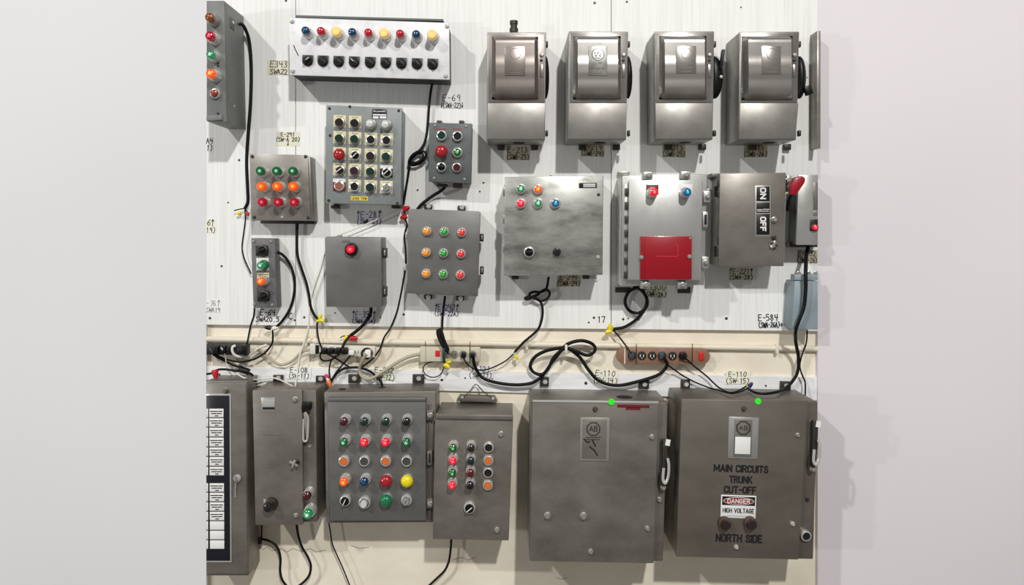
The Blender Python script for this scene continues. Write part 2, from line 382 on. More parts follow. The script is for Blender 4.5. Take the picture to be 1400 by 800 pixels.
BL = {'M': (.78, [[(0, 0), (0, 1), (.39, .25), (.78, 1), (.78, 0)]]), 'A': (.62, [[(0, 0), (.31, 1), (.62, 0)], [(.12, .3), (.5, .3)]]), 'I': (0.0, [[(0, 0), (0, 1)]]),
 'N': (.58, [[(0, 0), (0, 1), (.58, 0), (.58, 1)]]), 'C': (.52, [[(.52, .76), (.46, .95), (.26, 1), (.06, .93), (0, .75), (0, .25), (.06, .07), (.26, 0), (.46, .05), (.52, .24)]]),
 'R': (.55, [[(0, 0), (0, 1), (.36, 1), (.52, .9), (.52, .62), (.36, .5), (0, .5)], [(.3, .5), (.55, 0)]]), 'U': (.55, [[(0, 1), (0, .2), (.1, .03), (.275, 0), (.45, .03), (.55, .2), (.55, 1)]]),
 'T': (.56, [[(0, 1), (.56, 1)], [(.28, 1), (.28, 0)]]), 'S': (.52, [[(.5, .78), (.42, .96), (.24, 1), (.07, .95), (.02, .76), (.1, .6), (.4, .45), (.51, .28), (.46, .07), (.26, 0), (.08, .04), (0, .24)]]),
 'K': (.56, [[(0, 0), (0, 1)], [(.54, 1), (.02, .42)], [(.18, .58), (.56, 0)]]), 'O': (.55, [[(.275, 1), (.08, .94), (0, .75), (0, .25), (.08, .06), (.275, 0), (.47, .06), (.55, .25), (.55, .75), (.47, .94), (.275, 1)]]),
 'F': (.48, [[(0, 0), (0, 1), (.48, 1)], [(0, .52), (.4, .52)]]), '-': (.38, [[(0, .48), (.38, .48)]]), 'H': (.56, [[(0, 0), (0, 1)], [(.56, 0), (.56, 1)], [(0, .52), (.56, .52)]]),
 'D': (.55, [[(0, 0), (0, 1), (.32, 1), (.5, .9), (.55, .7), (.55, .3), (.5, .1), (.32, 0), (0, 0)]]), 'E': (.48, [[(.48, 1), (0, 1), (0, 0), (.48, 0)], [(0, .52), (.4, .52)]]),
 'G': (.55, [[(.52, .78), (.44, .96), (.26, 1), (.06, .93), (0, .75), (0, .25), (.06, .07), (.26, 0), (.46, .06), (.54, .25), (.54, .46), (.3, .46)]]),
 'W': (.8, [[(0, 1), (.2, 0), (.4, .8), (.6, 0), (.8, 1)]]), 'V': (.6, [[(0, 1), (.3, 0), (.6, 1)]]), 'L': (.46, [[(0, 1), (0, 0), (.46, 0)]]), 'B': (.54, [[(0, 0), (0, 1), (.36, 1), (.5, .88), (.5, .64), (.36, .53), (0, .53)], [(.36, .53), (.54, .4), (.54, .14), (.38, 0), (0, 0)]]), ' ': (.25, [])}
def font(text, w, h, pen=.17, gap=.26):
    """block capitals stretched to w x h, pen: stroke width as a share of the height"""
    x = 0.0; out = []; e = pen*h/2
    for c in text:
        for pl in BL[c][1]: out.append([(x+u, v) for u, v in pl])
        x += BL[c][0] + gap
    x -= gap
    return strokes([[(-w/2 + e + u/x*(w-2*e), -h/2 + e + v*(h-2*e)) for u, v in pl] for pl in out], pen*h)
NP = [0]
def paper(lines, x0, y0, x1, y1, label, m='paper_white', d=0.0, ang=0.0, pen=0.0025, ink='ink', shape=None, name='paper_label', group='handwritten paper labels'):
    NP[0] += 1; k = S*(DW-d)/DW; w, h = (x1-x0)*k, (y1-y0)*k
    if shape == 'oct': pts = [(-w/2, -h*.25), (-w*.38, -h/2), (w*.4, -h*.46), (w/2, -h*.2), (w*.49, h*.3), (w*.36, h/2), (-w*.4, h*.47), (-w/2, h*.28)]
    else:
        j = lambda: random.uniform(-.0012, .0012)
        pts = [(-w/2+j(), -h/2+j()), (w/2+j(), -h/2+j()), (w/2+j(), h/2+j()), (-w/2+j(), h/2+j())]
    o = obj(name, prism(name, pts, -.0009, 0, 0, smooth=False), m, None, P((x0+x1)/2, (y0+y1)/2, d), (0, math.radians(ang), 0))
    tag(o, label, 'label', group)
    kid('lettering', hand(lines, w, h, pen, NP[0]), ink, o, (0, -.0012, 0)); return o

# ------------------------------------------------------------------ cables
def catmull(p, n=7):
    out = []
    q = [p[0]*2 - p[1]] + p + [p[-1]*2 - p[-2]]
    for i in range(1, len(q)-2):
        a, b, c, e = q[i-1], q[i], q[i+1], q[i+2]
        for j in range(n):
            t = j/n
            out.append(0.5*((2*b) + (c-a)*t + (2*a-5*b+4*c-e)*t*t + (3*b-a-3*c+e)*t**3))
    out.append(p[-1]); return out
def tube(name, pts, r, seg=8, n=6, rend=None):
    pts = catmull(pts, n); org = pts[0].copy(); bm = bmesh.new(); rings = []; N = None; L = len(pts)
    for i, p in enumerate(pts):
        t = (pts[min(i+1, L-1)] - pts[max(i-1, 0)])
        t = t.normalized() if t.length > 1e-9 else Vector((0, 0, 1))
        if N is None: N = t.orthogonal().normalized()
        N = (N - t*N.dot(t)); N = N.normalized() if N.length > 1e-6 else t.orthogonal().normalized()
        B = t.cross(N); rr = r if rend is None else r + (rend-r)*i/(L-1)
        rings.append([bm.verts.new(p - org + (N*math.cos(2*math.pi*k/seg) + B*math.sin(2*math.pi*k/seg))*rr) for k in range(seg)])
    for a, b in zip(rings[:-1], rings[1:]):
        for k in range(seg): bm.faces.new((a[k], a[(k+1) % seg], b[(k+1) % seg], b[k]))
    bm.faces.new(rings[0][::-1]); bm.faces.new(rings[-1])
    return finish(bm, name, True, 1.2), org
class Cable:
    def __init__(s, label, pts, dia, m='cable_black', name='electrical_cable', group='cords hanging on the wall', d=0.02, rend=None, cat='cord', n=6):
        pts = [P(p[0], p[1], p[2] if len(p) > 2 else d) for p in pts]
        me, org = tube(name, pts, dia*S/2, n=n, rend=None if rend is None else rend*S/2)
        s.o = obj(name, me, m, None, org); tag(s.o, label, cat, group); s.org = org
    def wire(s, pts, dia, m='cable_black', name='thin_wire', d=0.02, label=None):
        pts = [P(p[0], p[1], p[2] if len(p) > 2 else d) for p in pts]
        me, org = tube(name, pts, dia*S/2)
        return kid(name, me, m, s.o, org - s.org, label=label)
    def nut(s, px, py, m, ang=0, d=0.022, sz=1.0):
        """wire nut, ang: direction of the tip in the picture plane, 0 = right, 90 = up"""
        a = math.radians(ang); t = Vector((math.cos(a), -.25, math.sin(a))).normalized()
        q = Vector((0, -1, 0)).rotation_difference(t)
        p = P(px, py, d) - t*0.011*sz - s.org
        o = kid('wire_nut', M_CONE, m, s.o, p, q.to_euler(), label=m.replace('nut_', '')+' twist-on wire nut'); sc(o, sz); return o

# ================================================================== SETTING
ZB = 0.0
def struct(name, me, m, parent=None, loc=(0, 0, 0)):
    o = obj(name, me, m, parent, loc)
    if parent is None: o['kind'] = 'structure'
    return o
LW = -0.02                              # depth of the recessed lower wall
def pts_px(c, d): return [(P(x, y, d).x, P(x, y, d).z) for x, y in c]
TOPZ = P(0, -420).z
xl, xr = P(282, 0).x, P(1118, 0).x
wall = struct('wall_back', prism('wall_back', [(xl, -.0), (xr, 0), (xr, TOPZ), (xl, TOPZ)], .02, .12), 'cream_wall')
wall['label'] = 'cream painted masonry wall behind the boards'
for a, b, ya, yb, nm in ((282, 403.6, 444, 445.3, ''), (404.6, 835.3, 445.3, 450, ''), (836.1, 1118, 450, 453, '')):
    c = [(P(a, ya).x, P(a, ya).z), (P(b, yb).x, P(b, yb).z), (P(b, 0).x, TOPZ), (P(a, 0).x, TOPZ)]
    sh = obj('plywood_sheet', prism('plywood_sheet', c, 0, .02, .0008, 1), 'plywood', wall)
lb = obj('white_board', prism('white_board', pts_px([(282, 526), (1118, 548), (1118, 516), (282, 501)], -.008), .008, .02, .001, 1), 'board_white', wall)
struct('wall_left', prism('wall_left', [(-2.6, 0), (xl, 0), (xl, TOPZ), (-2.6, TOPZ)], 0, .12), 'paint_side')
struct('wall_right', prism('wall_right', [(xr, 0), (2.6, 0), (2.6, TOPZ), (xr, TOPZ)], 0, .12), 'paint_side_warm')
fl = bpy.data.meshes.new('floor'); fl.from_pydata([(-2.6, -4.5, 0), (2.6, -4.5, 0), (2.6, .12, 0), (-2.6, .12, 0), (-2.6, -4.5, -.1), (2.6, -4.5, -.1), (2.6, .12, -.1), (-2.6, .12, -.1)], [],
    [(0, 1, 2, 3), (7, 6, 5, 4), (0, 4, 5, 1), (1, 5, 6, 2), (2, 6, 7, 3), (3, 7, 4, 0)])
struct('floor', fl, 'floor')
# screw heads and nail holes in the boards
for px, py, r in ((391, 1, 1.6), (327, 219, 1.6), (312, 277, 1.2), (303, 364, 1.5), (287, 435, 1.8), (403, 438, 1.4), (416, 434, 1.6), (458, 428, 1.1), (571, 260, 1.4), (552, 430, 1.7),
                  (520, 434, 1.2), (805, 441, 1.3), (812, 434.5, 1.7), (852, 436.5, 1.7), (859, 435.5, 1.2), (873, 437.5, 1.2), (993, 435.5, 2.0), (765, 268, 1.2), (813, 4, 1.8), (857, 2.5, 1.6), (1013, 10, 1.2), (661, 250, 1.4), (656, 262, 1.2)):
    me = lathe('nail_head', [(0, 0), (.0045, 0), (.0045, .0008), (0, .0012)], 10)
    sc(obj('nail_head', me, 'bolt_dark', wall, P(px, py, 0)), r/1.6)
for px, py, r in ((604, 519.5, 1.9), (636, 517, 1.2), (673, 517.5, 1.2), (300, 512, 1.5), (1047, 527.5, 1.4), (801, 524, 2.2)):
    sc(obj('nail_head', CACHE['nail_head'], 'bolt_dark', wall, P(px, py, -.008)), r/1.6)
# cracks in the lower wall
crk = [[(358, 752), (366, 748), (372, 753), (384, 751), (392, 755), (400, 750), (412, 754), (424, 750), (432, 755), (445, 752)], [(480, 746), (492, 750), (505, 748)],
       [(620, 765), (632, 762), (640, 766), (650, 762)], [(760, 790), (768, 792), (775, 790)]]
org = P(400, 752, LW)
cr = obj('crack', strokes([[((P(x, y, LW)-org).x, (P(x, y, LW)-org).z) for x, y in pl] for pl in crk], .0018, 'crack'), 'wall_core', wall, org + Vector((0, -.0006, 0)))
# marks written straight on the boards
for tx, x, y, h in (('C', 398, 432.5, 9), ('17', 823, 437, 8)):
    obj('lettering', hand([(tx, 1)], 12*S, h*S*1.3, .0034, 3), 'ink', wall, P(x, y, 0.0006))

# conduit
pa, pb = P(283, 463.5, LW+.011), P(1117, 477, LW+.011)
me, org = tube('conduit', [pa, pa.lerp(pb, .33), pa.lerp(pb, .66), pb], .0112, 12, 2)
cond = obj('conduit', me, 'pipe_cream', None, org); tag(cond, 'cream painted conduit pipe running along the wall below the plywood', 'pipe')
def cpt(px): t = (px-283)/834; return 463.5 + 13.5*t
for px in (420, 720, 1060, 1095):
    me = boxmesh(.012, .036, .026, .003, 'strap')
    p = P(px, cpt(px), LW); obj('strap', me, 'pipe_cream', cond, p - org)

# ================================================================== ENCLOSURES, UPPER ROWS
BK = 0.0005
# --- cut-off cabinet, top left
T = Thing('indicator_cabinet', 'grey cabinet with a column of pilot lights at the upper left corner', 'enclosure', 296, 90)
T.quad('body', [(282, 0.5), (306.5, 0.5), (310, 167), (282, 166)], .20, BK, 'grey_paint', .004)
T.quad('bottom_lip', [(282, 158), (303, 157), (304, 164), (282, 165)], .206, .20, 'grey_paint', .002)
pilot(T, 285.5, 23, .20, 'cap_amber_off', 1.05, bez='zinc'); pilot(T, 286, 48.5, .20, 'lit_red', 1.1); pilot(T, 287, 74, .20, 'lit_white', 1.0)
pilot(T, 287, 100, .20, 'lit_amber', 1.1); spilot(T, 292, 127, .20, 'cap_red_off', .95)
for y in (86, 90, 155): screw(T, 297.5, y, .20, 'bolt_dark', .7)
for (y, dd) in ((26, .13), (142, .12)):                       # hinge plates on the right flank
    p = T.L(307.5, y, .19); me = prism('hinge_plate', [(-.002, -.02), (.004, -.02), (.004, .02), (-.002, .02)], -.02, .02, .001)
    h = obj('hinge_plate', me, 'grey_green_edge', T.o, (p.x+.001, -dd, p.z)); kid('screw', M_SCREW, 'chrome', h, (.004, 0, .004), (0, 0, math.pi/2))

# --- long white panel
T = Thing('switch_station', 'long white enamelled panel with nine coloured lights above nine black switches', 'control panel', 505, 66, 1.75)
T.quad('body', [(397, 28), (613, 34), (613.5, 108.5), (397.5, 102)], .115, BK, 'edge_black', .003)
T.quad('front_plate', [(395, 24), (614, 31), (615, 109), (396, 102.5)], .125, .115, 'white_enamel', .002)
T.quad('drip_lip', [(404, 20.5), (606, 26), (606, 29), (404, 24)], .113, .04, 'grey_green_edge', .001)
for i, (x, m) in enumerate(zip((417, 438, 459, 481, 503, 524.5, 546.5, 568.5, 590.5), ('deep_blue', 'deep_red', 'lit_yellow', 'deep_blue', 'deep_red', 'lit_yellow', 'deep_red', 'deep_blue', 'lit_yellow'))):
    y = 41 + i*.72; pilot(T, x, y, .125, m, 1.0 if 'yellow' not in m else 1.08, flat='yellow' in m)
for i, x in enumerate((419, 440, 461.7, 483, 505, 526.5, 548, 569.5, 591)):
    y = 81.3 + i*.62
    o = T.at('rotary_switch', M_SHIELD, 'black_plastic', x, y, .145, .125, label='black shield-shaped rotary switch')
    r = kid('dial_ring', lathe('dial_ring', [(.0165, .006), (.0165, .010), (.0145, .0115), (0, .0115)]), 'black_matt', o, (0, 0, -.001))
    a = (0, math.radians(-45 if i else 45), 0)
    kid('knob', prism('knob_mesh', [(-.0055, -.0150), (.0055, -.0150), (.0060, .0150), (-.0060, .0150)], -.024, -.010, .002) if i < 1 else KM, 'black_plastic', o, (0, 0, -.001), a)
    if i == 0: KM = bpy.data.objects['knob'].data
    if i in (0, 3): kid('pointer', prism('pm', [(-.001, -.001), (.001, -.001), (.001, .013), (-.001, .013)], -.0246, -.0238), 'print_white', o, (0, 0, -.001), (0, math.radians(45 if i == 0 else -45), 0))
for x, y in ((399, 29), (611, 35.5), (400, 97), (609, 103.5)): screw(T, x, y, .125, 'chrome', 1.3)
obj('paint_chip', strokes([[(0, 0), (.006, -.014), (.012, -.026), (.018, -.036)]], .0035, 'paint_chip'), 'bolt_dark', T.o, T.L(401.5, 62, .1256))

# --- grey-blue 20 button panel
T = Thing('control_station', 'grey-blue panel with five rows of four buttons on cream legend plates', 'control panel', 497, 212, 1.6)
T.quad('body', [(447, 146), (549.5, 149.5), (547, 280), (446, 277)], .10, BK, 'grey_blue_paint', .004)
T.quad('front_plate', [(446, 143.5), (550, 147.6), (548, 280.5), (445, 278)], .11, .10, 'grey_blue_paint', .003)
D = .11
for x, y in ((450, 148), (545, 151), (449, 274), (543, 278), (478, 145.5), (451, 185)): screw(T, x, y, D, 'bolt_dark', .85)
rows = [167, 189, 211, 232.5, 254]
kinds = [['ext:cap_brown', 'ext:cap_black', 'dome:cap_silver', 'dome:cap_silver'], ['ext:cap_dgreen', 'ext:cap_dgreen', 'flush:cap_black', 'flush:cap_black'],
         ['mush:cap_red', 'sel', 'ext:cap_brown', 'ext:cap_dgreen'], ['selb', 'ext:cap_purple', 'ext:cap_dgreen', 'sel'], ['flush:cap_redgrey', 'flush:cap_black', 'ext:cap_teal', 'key']]
for r in range(5):
    for c in range(4):
        x = (463, 484, 506, 527.4)[c] - r*.15; y = rows[r] + c*1.0; k = kinds[r][c]
        if not (r == 0 and c > 1):
            m = 'legend_red' if (r, c) == (4, 0) else 'legend_black' if (r, c) == (3, 3) else 'legend_cream'
            lp = T.rect('legend_plate', x-7.2, y-9.6, x+10, y+7.5, D+.0015, D, m, .0004)
            if (r, c) in ((4, 0), (3, 3)): T.rect('legend_plate', x-7.2, y-9.6, x+10, y-5, D+.002, D+.0015, 'legend_white', 0)
            ml = strokes([[(-.012, 0), (-.003, 0)], [(0, 0), (.011, 0)]], .0018)
            kid('lettering', ml, 'pencil', lp, (0, -.002, .0175))
        if k.startswith('ext'): ext(T, x, y, D, k[4:], .95)
        elif k.startswith('dome'): ext(T, x, y+.5, D, k[5:], 1.0, dome=True)
        elif k.startswith('flush'): flush(T, x+1, y, D, k[6:], .95)
        elif k.startswith('mush'): mush(T, x, y, D, k[5:], .92)
        elif k == 'sel': selector(T, x+1, y, D, 45, .95)
        elif k == 'selb': selector(T, x+1, y, D, 50, .95, bez='zinc', m='cap_brown')
        else: keysw(T, x+1, y, D, .95)
np_ = T.rect('nameplate', 508.5, 149, 529, 162.5, D+.0015, D, 'legend_black', .0003)
T.rect('nameplate_band', 509.8, 156.2, 528.2, 158, D+.002, D+.0015, 'print_white', 0); T.rect('nameplate_band', 509.8, 159, 517.5, 162, D+.002, D+.0015, 'print_white', 0)
T.rect('nameplate_band', 519, 159, 528.2, 162, D+.002, D+.0015, 'print_white', 0)
kid('lettering', strokes([[(-.022, 0), (-.014, 0)], [(-.010, -.001), (.020, .001)]], .002), 'print_white', np_, (0, -.0018, .009))
tg = T.rect('name_tag', 479.5, 268.5, 503, 274, D+.001, D, 'tag_yellow', 0); kid('lettering', font('LEAD TOW', .056, .0095, .17), 'ink', tg, (0, -.0013, 0))
for x in (457, 540): T.rect('mounting_foot', x-5, 280, x+6, 285, .03, BK, 'bolt_dark', .002)

# --- slate six button box
T = Thing('button_box', 'small slate grey box with six buttons and a red mushroom head', 'control panel', 616, 209, 1.2)
T.quad('body', [(588, 170), (645, 171), (643, 250), (587, 247.5)], .085, BK, 'slate_paint', .004)
T.quad('front_plate', [(586.5, 167.6), (646, 169), (644, 251), (586, 248.5)], .092, .085, 'slate_paint', .003)
D = .092
flush(T, 603.5, 185, D, 'cap_dgreen', .95); flush(T, 625.5, 186, D, 'cap_black', .95); mush(T, 603, 206.5, D, 'cap_red', 1.0)
spilot(T, 625, 208, D, 'lit_green2', 1.0); selector(T, 603, 228, D, 90, .92, line=False); flush(T, 624.5, 229, D, 'cap_maroon', .9, 'zinc')
for x, y in ((594.5, 171.5), (637, 172.5), (593.5, 243.5), (635, 245)): screw(T, x, y, D, 'zinc', .9)
for x in (600.5, 631): T.rect('mounting_tab', x-3.5, 164.5, x+3.5, 170, .02, BK, 'bolt_dark', .002)
T.rect('cable_gland', 597, 251, 611, 255, .06, .02, 'bolt_dark', .003); T.rect('cable_gland', 619, 250, 632, 257, .05, .02, 'gland_brown', .003)
for x, w in ((602, 16), (625.5, 11)): obj('lettering', strokes([[(-w*S/2, 0), (w*S/2, 0)]], .003), 'print_red', T.o, T.L(x, 176.5, D+.0006))

# --- nine light box
T = Thing('indicator_box', 'dull steel box with three green, three amber and three red pilot lights', 'indicator box', 383, 256, .3)
T.quad('body', [(345, 213), (424, 214), (428, 302), (348, 301)], .075, BK, 'steel_dull', .003)
T.quad('front_plate', [(341, 210), (420.5, 212), (425, 302), (343.5, 301.5)], .083, .075, 'steel_dull', .002)
T.quad('mounting_plate', [(356, 300), (430, 302), (430, 306.5), (356, 305.5)], .02, BK, 'bolt_dark', .001)
for (y, m, xs) in ((233.7, 'lit_green', (355, 377.6, 399.6)), (254.6, 'lit_amber', (356.5, 378, 400)), (276.3, 'lit_red', (357.5, 379.5, 401.3))):
    for x in xs: pilot(T, x, y, .083, m, 1.0, flat=True)
for x, y in ((344.5, 214), (417.5, 214), (347, 297), (421, 298)): screw(T, x, y, .083, 'bolt_dark', 1.0)
screw(T, 385.5, 297, .083, 'chrome', .9)

# --- narrow four button station
T = Thing('push_button_station', 'narrow grey station with green and amber lights between two black knobs', 'control panel', 361, 373, -1.2)
T.quad('body', [(343, 325.6), (375.5, 326), (379, 420.8), (346.4, 421)], .06, BK, 'grey_station', .004)
D = .06
for y, x in ((342.5, 357.5), (405, 359.5)):
    T.rect('legend_plate', x-8, y-6.5, x+9, y+7, D+.002, D, 'legend_black', .0004); selector(T, x-.7, y, D+.002, 70, 1.0, bez='bolt_dark', line=False)
lp = T.rect('legend_plate', 350.5, 352.5, 367.5, 369.5, D+.002, D, 'legend_white', .0004); pilot(T, 355.5, 363, D+.002, 'lit_white', .95, bez='cap_green')
lp = T.rect('legend_plate', 351.5, 373, 368, 383, D+.002, D, 'legend_cream', .0004); kid('lettering', strokes([[(-.018, .003), (-.004, .003)], [(0, .003), (.018, .003)], [(-.014, -.004), (.012, -.004)]], .0022), 'ink', lp, (0, -.0025, .004))
pilot(T, 355.5, 385, D+.002, 'lit_amber', 1.0)
for x, y in ((346.5, 330), (370.5, 330), (347.5, 416), (372, 417)): screw(T, x, y, D, 'zinc', 1.0)

# --- plain grey box with a red button
T = Thing('enclosure', 'plain grey steel box with a single red button in a black collar', 'enclosure', 484, 372, 0.3)
T.quad('body', [(445, 323.5), (522, 324.5), (523.5, 419), (447, 418.5)], .092, BK, 'grey_satin', .003)
T.quad('door', [(443.8, 325), (521, 326), (522.3, 420), (446, 419.6)], .104, .094, 'grey_satin', .003)
D = .104
o = T.at('push_button', lathe('black_collar', [(0, 0), (.024, 0), (.024, .010), (.021, .022), (.017, .024), (.016, .016), (0, .016)]), 'black_plastic', 478.5, 341, D+.03, D, label='red push button in a wide black collar')
kid('button_cap', lathe('red_cap', [(.0150, .016), (.0150, .028), (.013, .031), (0, .0315)]), 'lit_pink', o)
for y in (346, 399): 
    h = T.rect('hinge', 522.5, y-7, 528, y+7, .085, .05, 'bolt_dark', .002); kid('hinge_pin', boxmesh(.006, .02, .006, .002), 'zinc', h, (.002, -.035, 0))
kid('lettering', strokes([[(-.012, 0), (-.004, 0)], [(0, 0), (.003, 0)], [(.006, 0), (.012, 0)]], .002), 'pencil', obj('legend_plate', boxmesh(.03, .008, .0006), 'grey_satin', T.o, T.L(473, 330.5, D)), (0, -.001, 0))
obj('scratch', strokes([[(0, 0), (.012, .03), (.018, .002)], [(.02, 0), (.034, .052), (.036, 0)], [(.04, .01), (.046, .06)]], .0012, 'scratch'), 'pencil', T.o, T.L(505.5, 394, D+.0005))
T.rect('top_wire_clip', 459, 321, 466, 324, .05, .02, 'zinc', .001)

# --- grey box with nine small lights
T = Thing('indicator_box', 'grey hinged box with three rows of orange, green and red buttons', 'indicator box', 607, 346, 1.9)
T.quad('body', [(561, 285.5), (655, 289), (652, 404), (559, 399.5)], .095, BK, 'grey_satin', .003)
T.quad('door', [(558.2, 287), (657, 290), (653.3, 405.5), (556.8, 401)], .107, .097, 'grey_satin', .003)
D = .107
for y, xs in ((316, (583, 607, 631)), (345.4, (582, 606, 630)), (374.4, (582, 605.5, 629))):
    for i, (x, m) in enumerate(zip(xs, ('lit_or_soft', 'lit_gr_soft', 'lit_rd_soft'))): spilot(T, x, y+i*.9, D, m, .92, bez='chrome')
for y in (325, 370): h = T.rect('hinge', 656, y-5.5, 661, y+5.5, .085, .05, 'bolt_dark', .002); kid('hinge_pin', boxmesh(.006, .016, .006, .002), 'zinc', h, (.001, -.035, 0))
T.rect('latch', 554, 318, 558.5, 327, .085, .05, 'zinc', .002)
for x, y in ((585.5, 282.5), (631, 284.2), (585, 406), (629, 408)): tab(T, x, y, .012, 11, 6, 'bolt_dark', BK)

# --- four safety switches
def cover_mesh(w, h, t=.034):
    bm = bmesh.new(); nx, nz = 12, 22; vs = []
    def hz(v):           # v from the top 0 to the bottom 1
        if v < .07: return t*.86*math.sin(v/.07*math.pi/2)
        if v < .36: return t*(.86 + .06*(v-.07)/.29)
        if v < .46: return t*(.92 + .08*(.5-.5*math.cos((v-.36)/.10*math.pi)))
        if v < .62: return t
        if v < .68: return t*(1 - .05*(.5-.5*math.cos((v-.62)/.06*math.pi)))
        return t*.95*math.sqrt(max(0, 1-(max(0, v-.80)/.20)**2.6))
    for j in range(nz+1):
        v = j/nz; row = []
        for i in range(nx+1):
            u = i/nx; e = min(u, 1-u)/.09; e = 1 if e >= 1 else math.sqrt(max(0, 1-(1-e)**2))
            row.append(bm.verts.new(((u-.5)*w, -hz(v)*e, (.5-v)*h)))
        vs.append(row)
    for j in range(nz):
        for i in range(nx): bm.faces.new((vs[j][i], vs[j+1][i], vs[j+1][i+1], vs[j][i+1]))
    rim = [vs[0][i] for i in range(nx+1)] + [vs[j][nx] for j in range(1, nz+1)] + [vs[nz][i] for i in range(nx-1, -1, -1)] + [vs[j][0] for j in range(nz-1, 0, -1)]
    bk = [bm.verts.new((v.co.x, .004, v.co.z)) for v in rim]; n = len(rim)
    for i in range(n): bm.faces.new((rim[i], rim[(i+1) % n], bk[(i+1) % n], bk[i]))
    bm.faces.new(bk)
    return finish(bm, 'cover', True, 1.0)
def handle_mesh(rx, rz, ry=.03):
    bm = bmesh.new(); bmesh.ops.create_uvsphere(bm, u_segments=20, v_segments=12, radius=1)
    for v in bm.verts:
        v.co = Vector((max(v.co.x, -.15)*rx, v.co.y*ry, v.co.z*rz))
    return finish(bm, 'handle', True, .8)
K = S*(DW-.17)/DW
def safety_switch(label, fr, cov, plate, emblem, hx, m, lever, gland):
    x0, x1 = fr[0][0], fr[1][0]
    T = Thing('safety_switch', label, 'safety switch', (x0+x1)/2, 117, -.0, 'stainless safety switches in the top row')
    T.quad('body', fr, .17, BK, 'steel_switch_flat', .003)
    T.quad('front_lip', [(fr[0][0]+2, fr[0][1]+3), (fr[1][0]-2, fr[1][1]+3), (fr[1][0]-2.5, 140), (fr[0][0]+2, 140)], .173, .17, m, .001)
    T.quad('lower_cover', [(fr[0][0]+1, 141), (fr[1][0]-1.2, 141), (fr[2][0]-1, fr[2][1]-1.5), (fr[3][0]+1, fr[3][1]-1.5)], .1725, .17, 'steel_switch_flat', .001)
    cx, cy = (cov[0]+cov[2])/2, (cov[1]+cov[3])/2; k = S*(DW-.19)/DW
    p = T.L(cx, cy, .19); cv = obj('door_cover', cover_mesh((cov[2]-cov[0])*k, (cov[3]-cov[1])*k), m, T.o, (p.x, -.173, p.z), label='bulging embossed door cover')
    pw, ph = (plate[2]-plate[0])*k, (plate[3]-plate[1])*k; pp = T.L((plate[0]+plate[2])/2, (plate[1]+plate[3])/2, .20)
    pl = obj('nameplate', boxmesh(pw, ph, .004, .0008), 'steel_bright' if emblem == 'bright' else m, T.o, (pp.x, -.173-.0312, pp.z), (-.01, 0, 0))
    tl = [[(-pw*.42, -.045*i-.0 - .0), (pw*.42, -.045*i)] for i in range(0)]
    y = -.0043
    if emblem == 'bright':
        kid('emblem', strokes(ring_poly(.0215), .0022, 'emblem'), 'ink', pl, (0, y, .022))
        kid('emblem', strokes([[(-.012, .008), (-.007, -.008), (0, .008), (.007, -.008), (.012, .008)], [(-.009, -.013), (.009, -.013)]], .0024, 'emblem'), 'ink', pl, (0, y, .022))
        kid('lettering', strokes([[(.002, -.008), (.012, -.008)], [(-.026, -.028), (-.014, -.028)], [(-.006, -.028), (.006, -.028)], [(.012, -.028), (.026, -.028)], [(-.014, -.045), (.014, -.045)]], .003), 'pencil', pl, (0, y, 0))
    else:
        kid('emblem', strokes(ring_poly(.019), .0022, 'emblem'), 'steel_dark', pl, (.002, y, .022 if emblem else .026))
        kid('lettering', strokes([[(-.02, -.012), (.02, -.012)], [(-.024, -.028), (.024, -.028)], [(-.016, -.042), (.016, -.042)]], .002), 'steel_dark', pl, (0, y, 0))
    hp = T.L(x1-.5, 106, .11)
    hd = obj('handle', handle_mesh((hx-x1+1)*K, 30*K), 'black_plastic', T.o, (hp.x, -.11, hp.z), label='black rotary handle')
    if lever: 
        lx, lz, la, ll, lw = lever
        kid('lever', boxmesh(lw, ll, .02, .003), 'black_plastic', hd, (lx, -.012, lz), (0, math.radians(la), 0))
        kid('lever_pin', M_SCREW, 'chrome', hd, (.018, -.03, -.004), (0, .4, 0))
    screw(T, x1-6, 75, .173, 'zinc', 1.3); screw(T, x1-6.5, 82, .173, 'bolt_dark', .9)
    T.rect('latch_strip', x1-8.5, 88, x1-4, 106, .1755, .173, m, .001)
    for xx in (x0+19, x1-16): T.rect('mounting_foot', xx-5, 196.5, xx+5, 205, .02, BK, 'bolt_dark', .003)
    for yy in (60, 182): T.at('hinge_knuckle', boxmesh(.010, .022, .02, .003), 'bolt_dark', x1+.8, yy, .14, .12)
    p = T.L((x0+x1)/2+3, 194, .12); kid('knockout', lathe('knockout', [(0, 0), (.022, 0), (.022, .002), (0, .0025)], 18), 'black_matt', T.o, (p.x, -.09, T.L(0, fr[2][1], .17).z), (math.pi/2, 0, 0))
    if gland:
        g = T.at('cable_gland', lathe('gland_tall', [(0, 0), (.016, 0), (.016, .012), (.0125, .013), (.0125, .026), (.015, .027), (.015, .040), (0, .040)], 12), 'bolt_dark', gland[0], gland[1], .1, .1, (-math.pi/2, 0, 0))
        g.rotation_euler = (-math.pi/2, 0, 0)
    return T
safety_switch('brownish stainless safety switch with a black gland on top, leftmost of its row', [(666, 44), (746.7, 44), (745, 192), (665, 191.5)], (672.5, 48.5, 736, 135), (690, 64, 718, 104), '', 750.5, 'steel_switch_brown', None, (702.5, 43.5))
safety_switch('bright stainless safety switch with a shiny white nameplate and round emblem', [(777.5, 42.5), (859, 43), (856, 191.5), (775.5, 191.5)], (784, 47.7, 849.6, 135), (804.5, 63.6, 830, 103.5), 'bright', 864, 'steel_switch', None, None)
safety_switch('stainless safety switch with its black lever raised', [(895, 43), (976.7, 42.5), (974.5, 191), (896, 191.5)], (902.5, 47.5, 967.6, 135), (923.6, 63.6, 951, 101), 'p', 988, 'steel_switch', (.022, .06, 8, .075, .010), None)
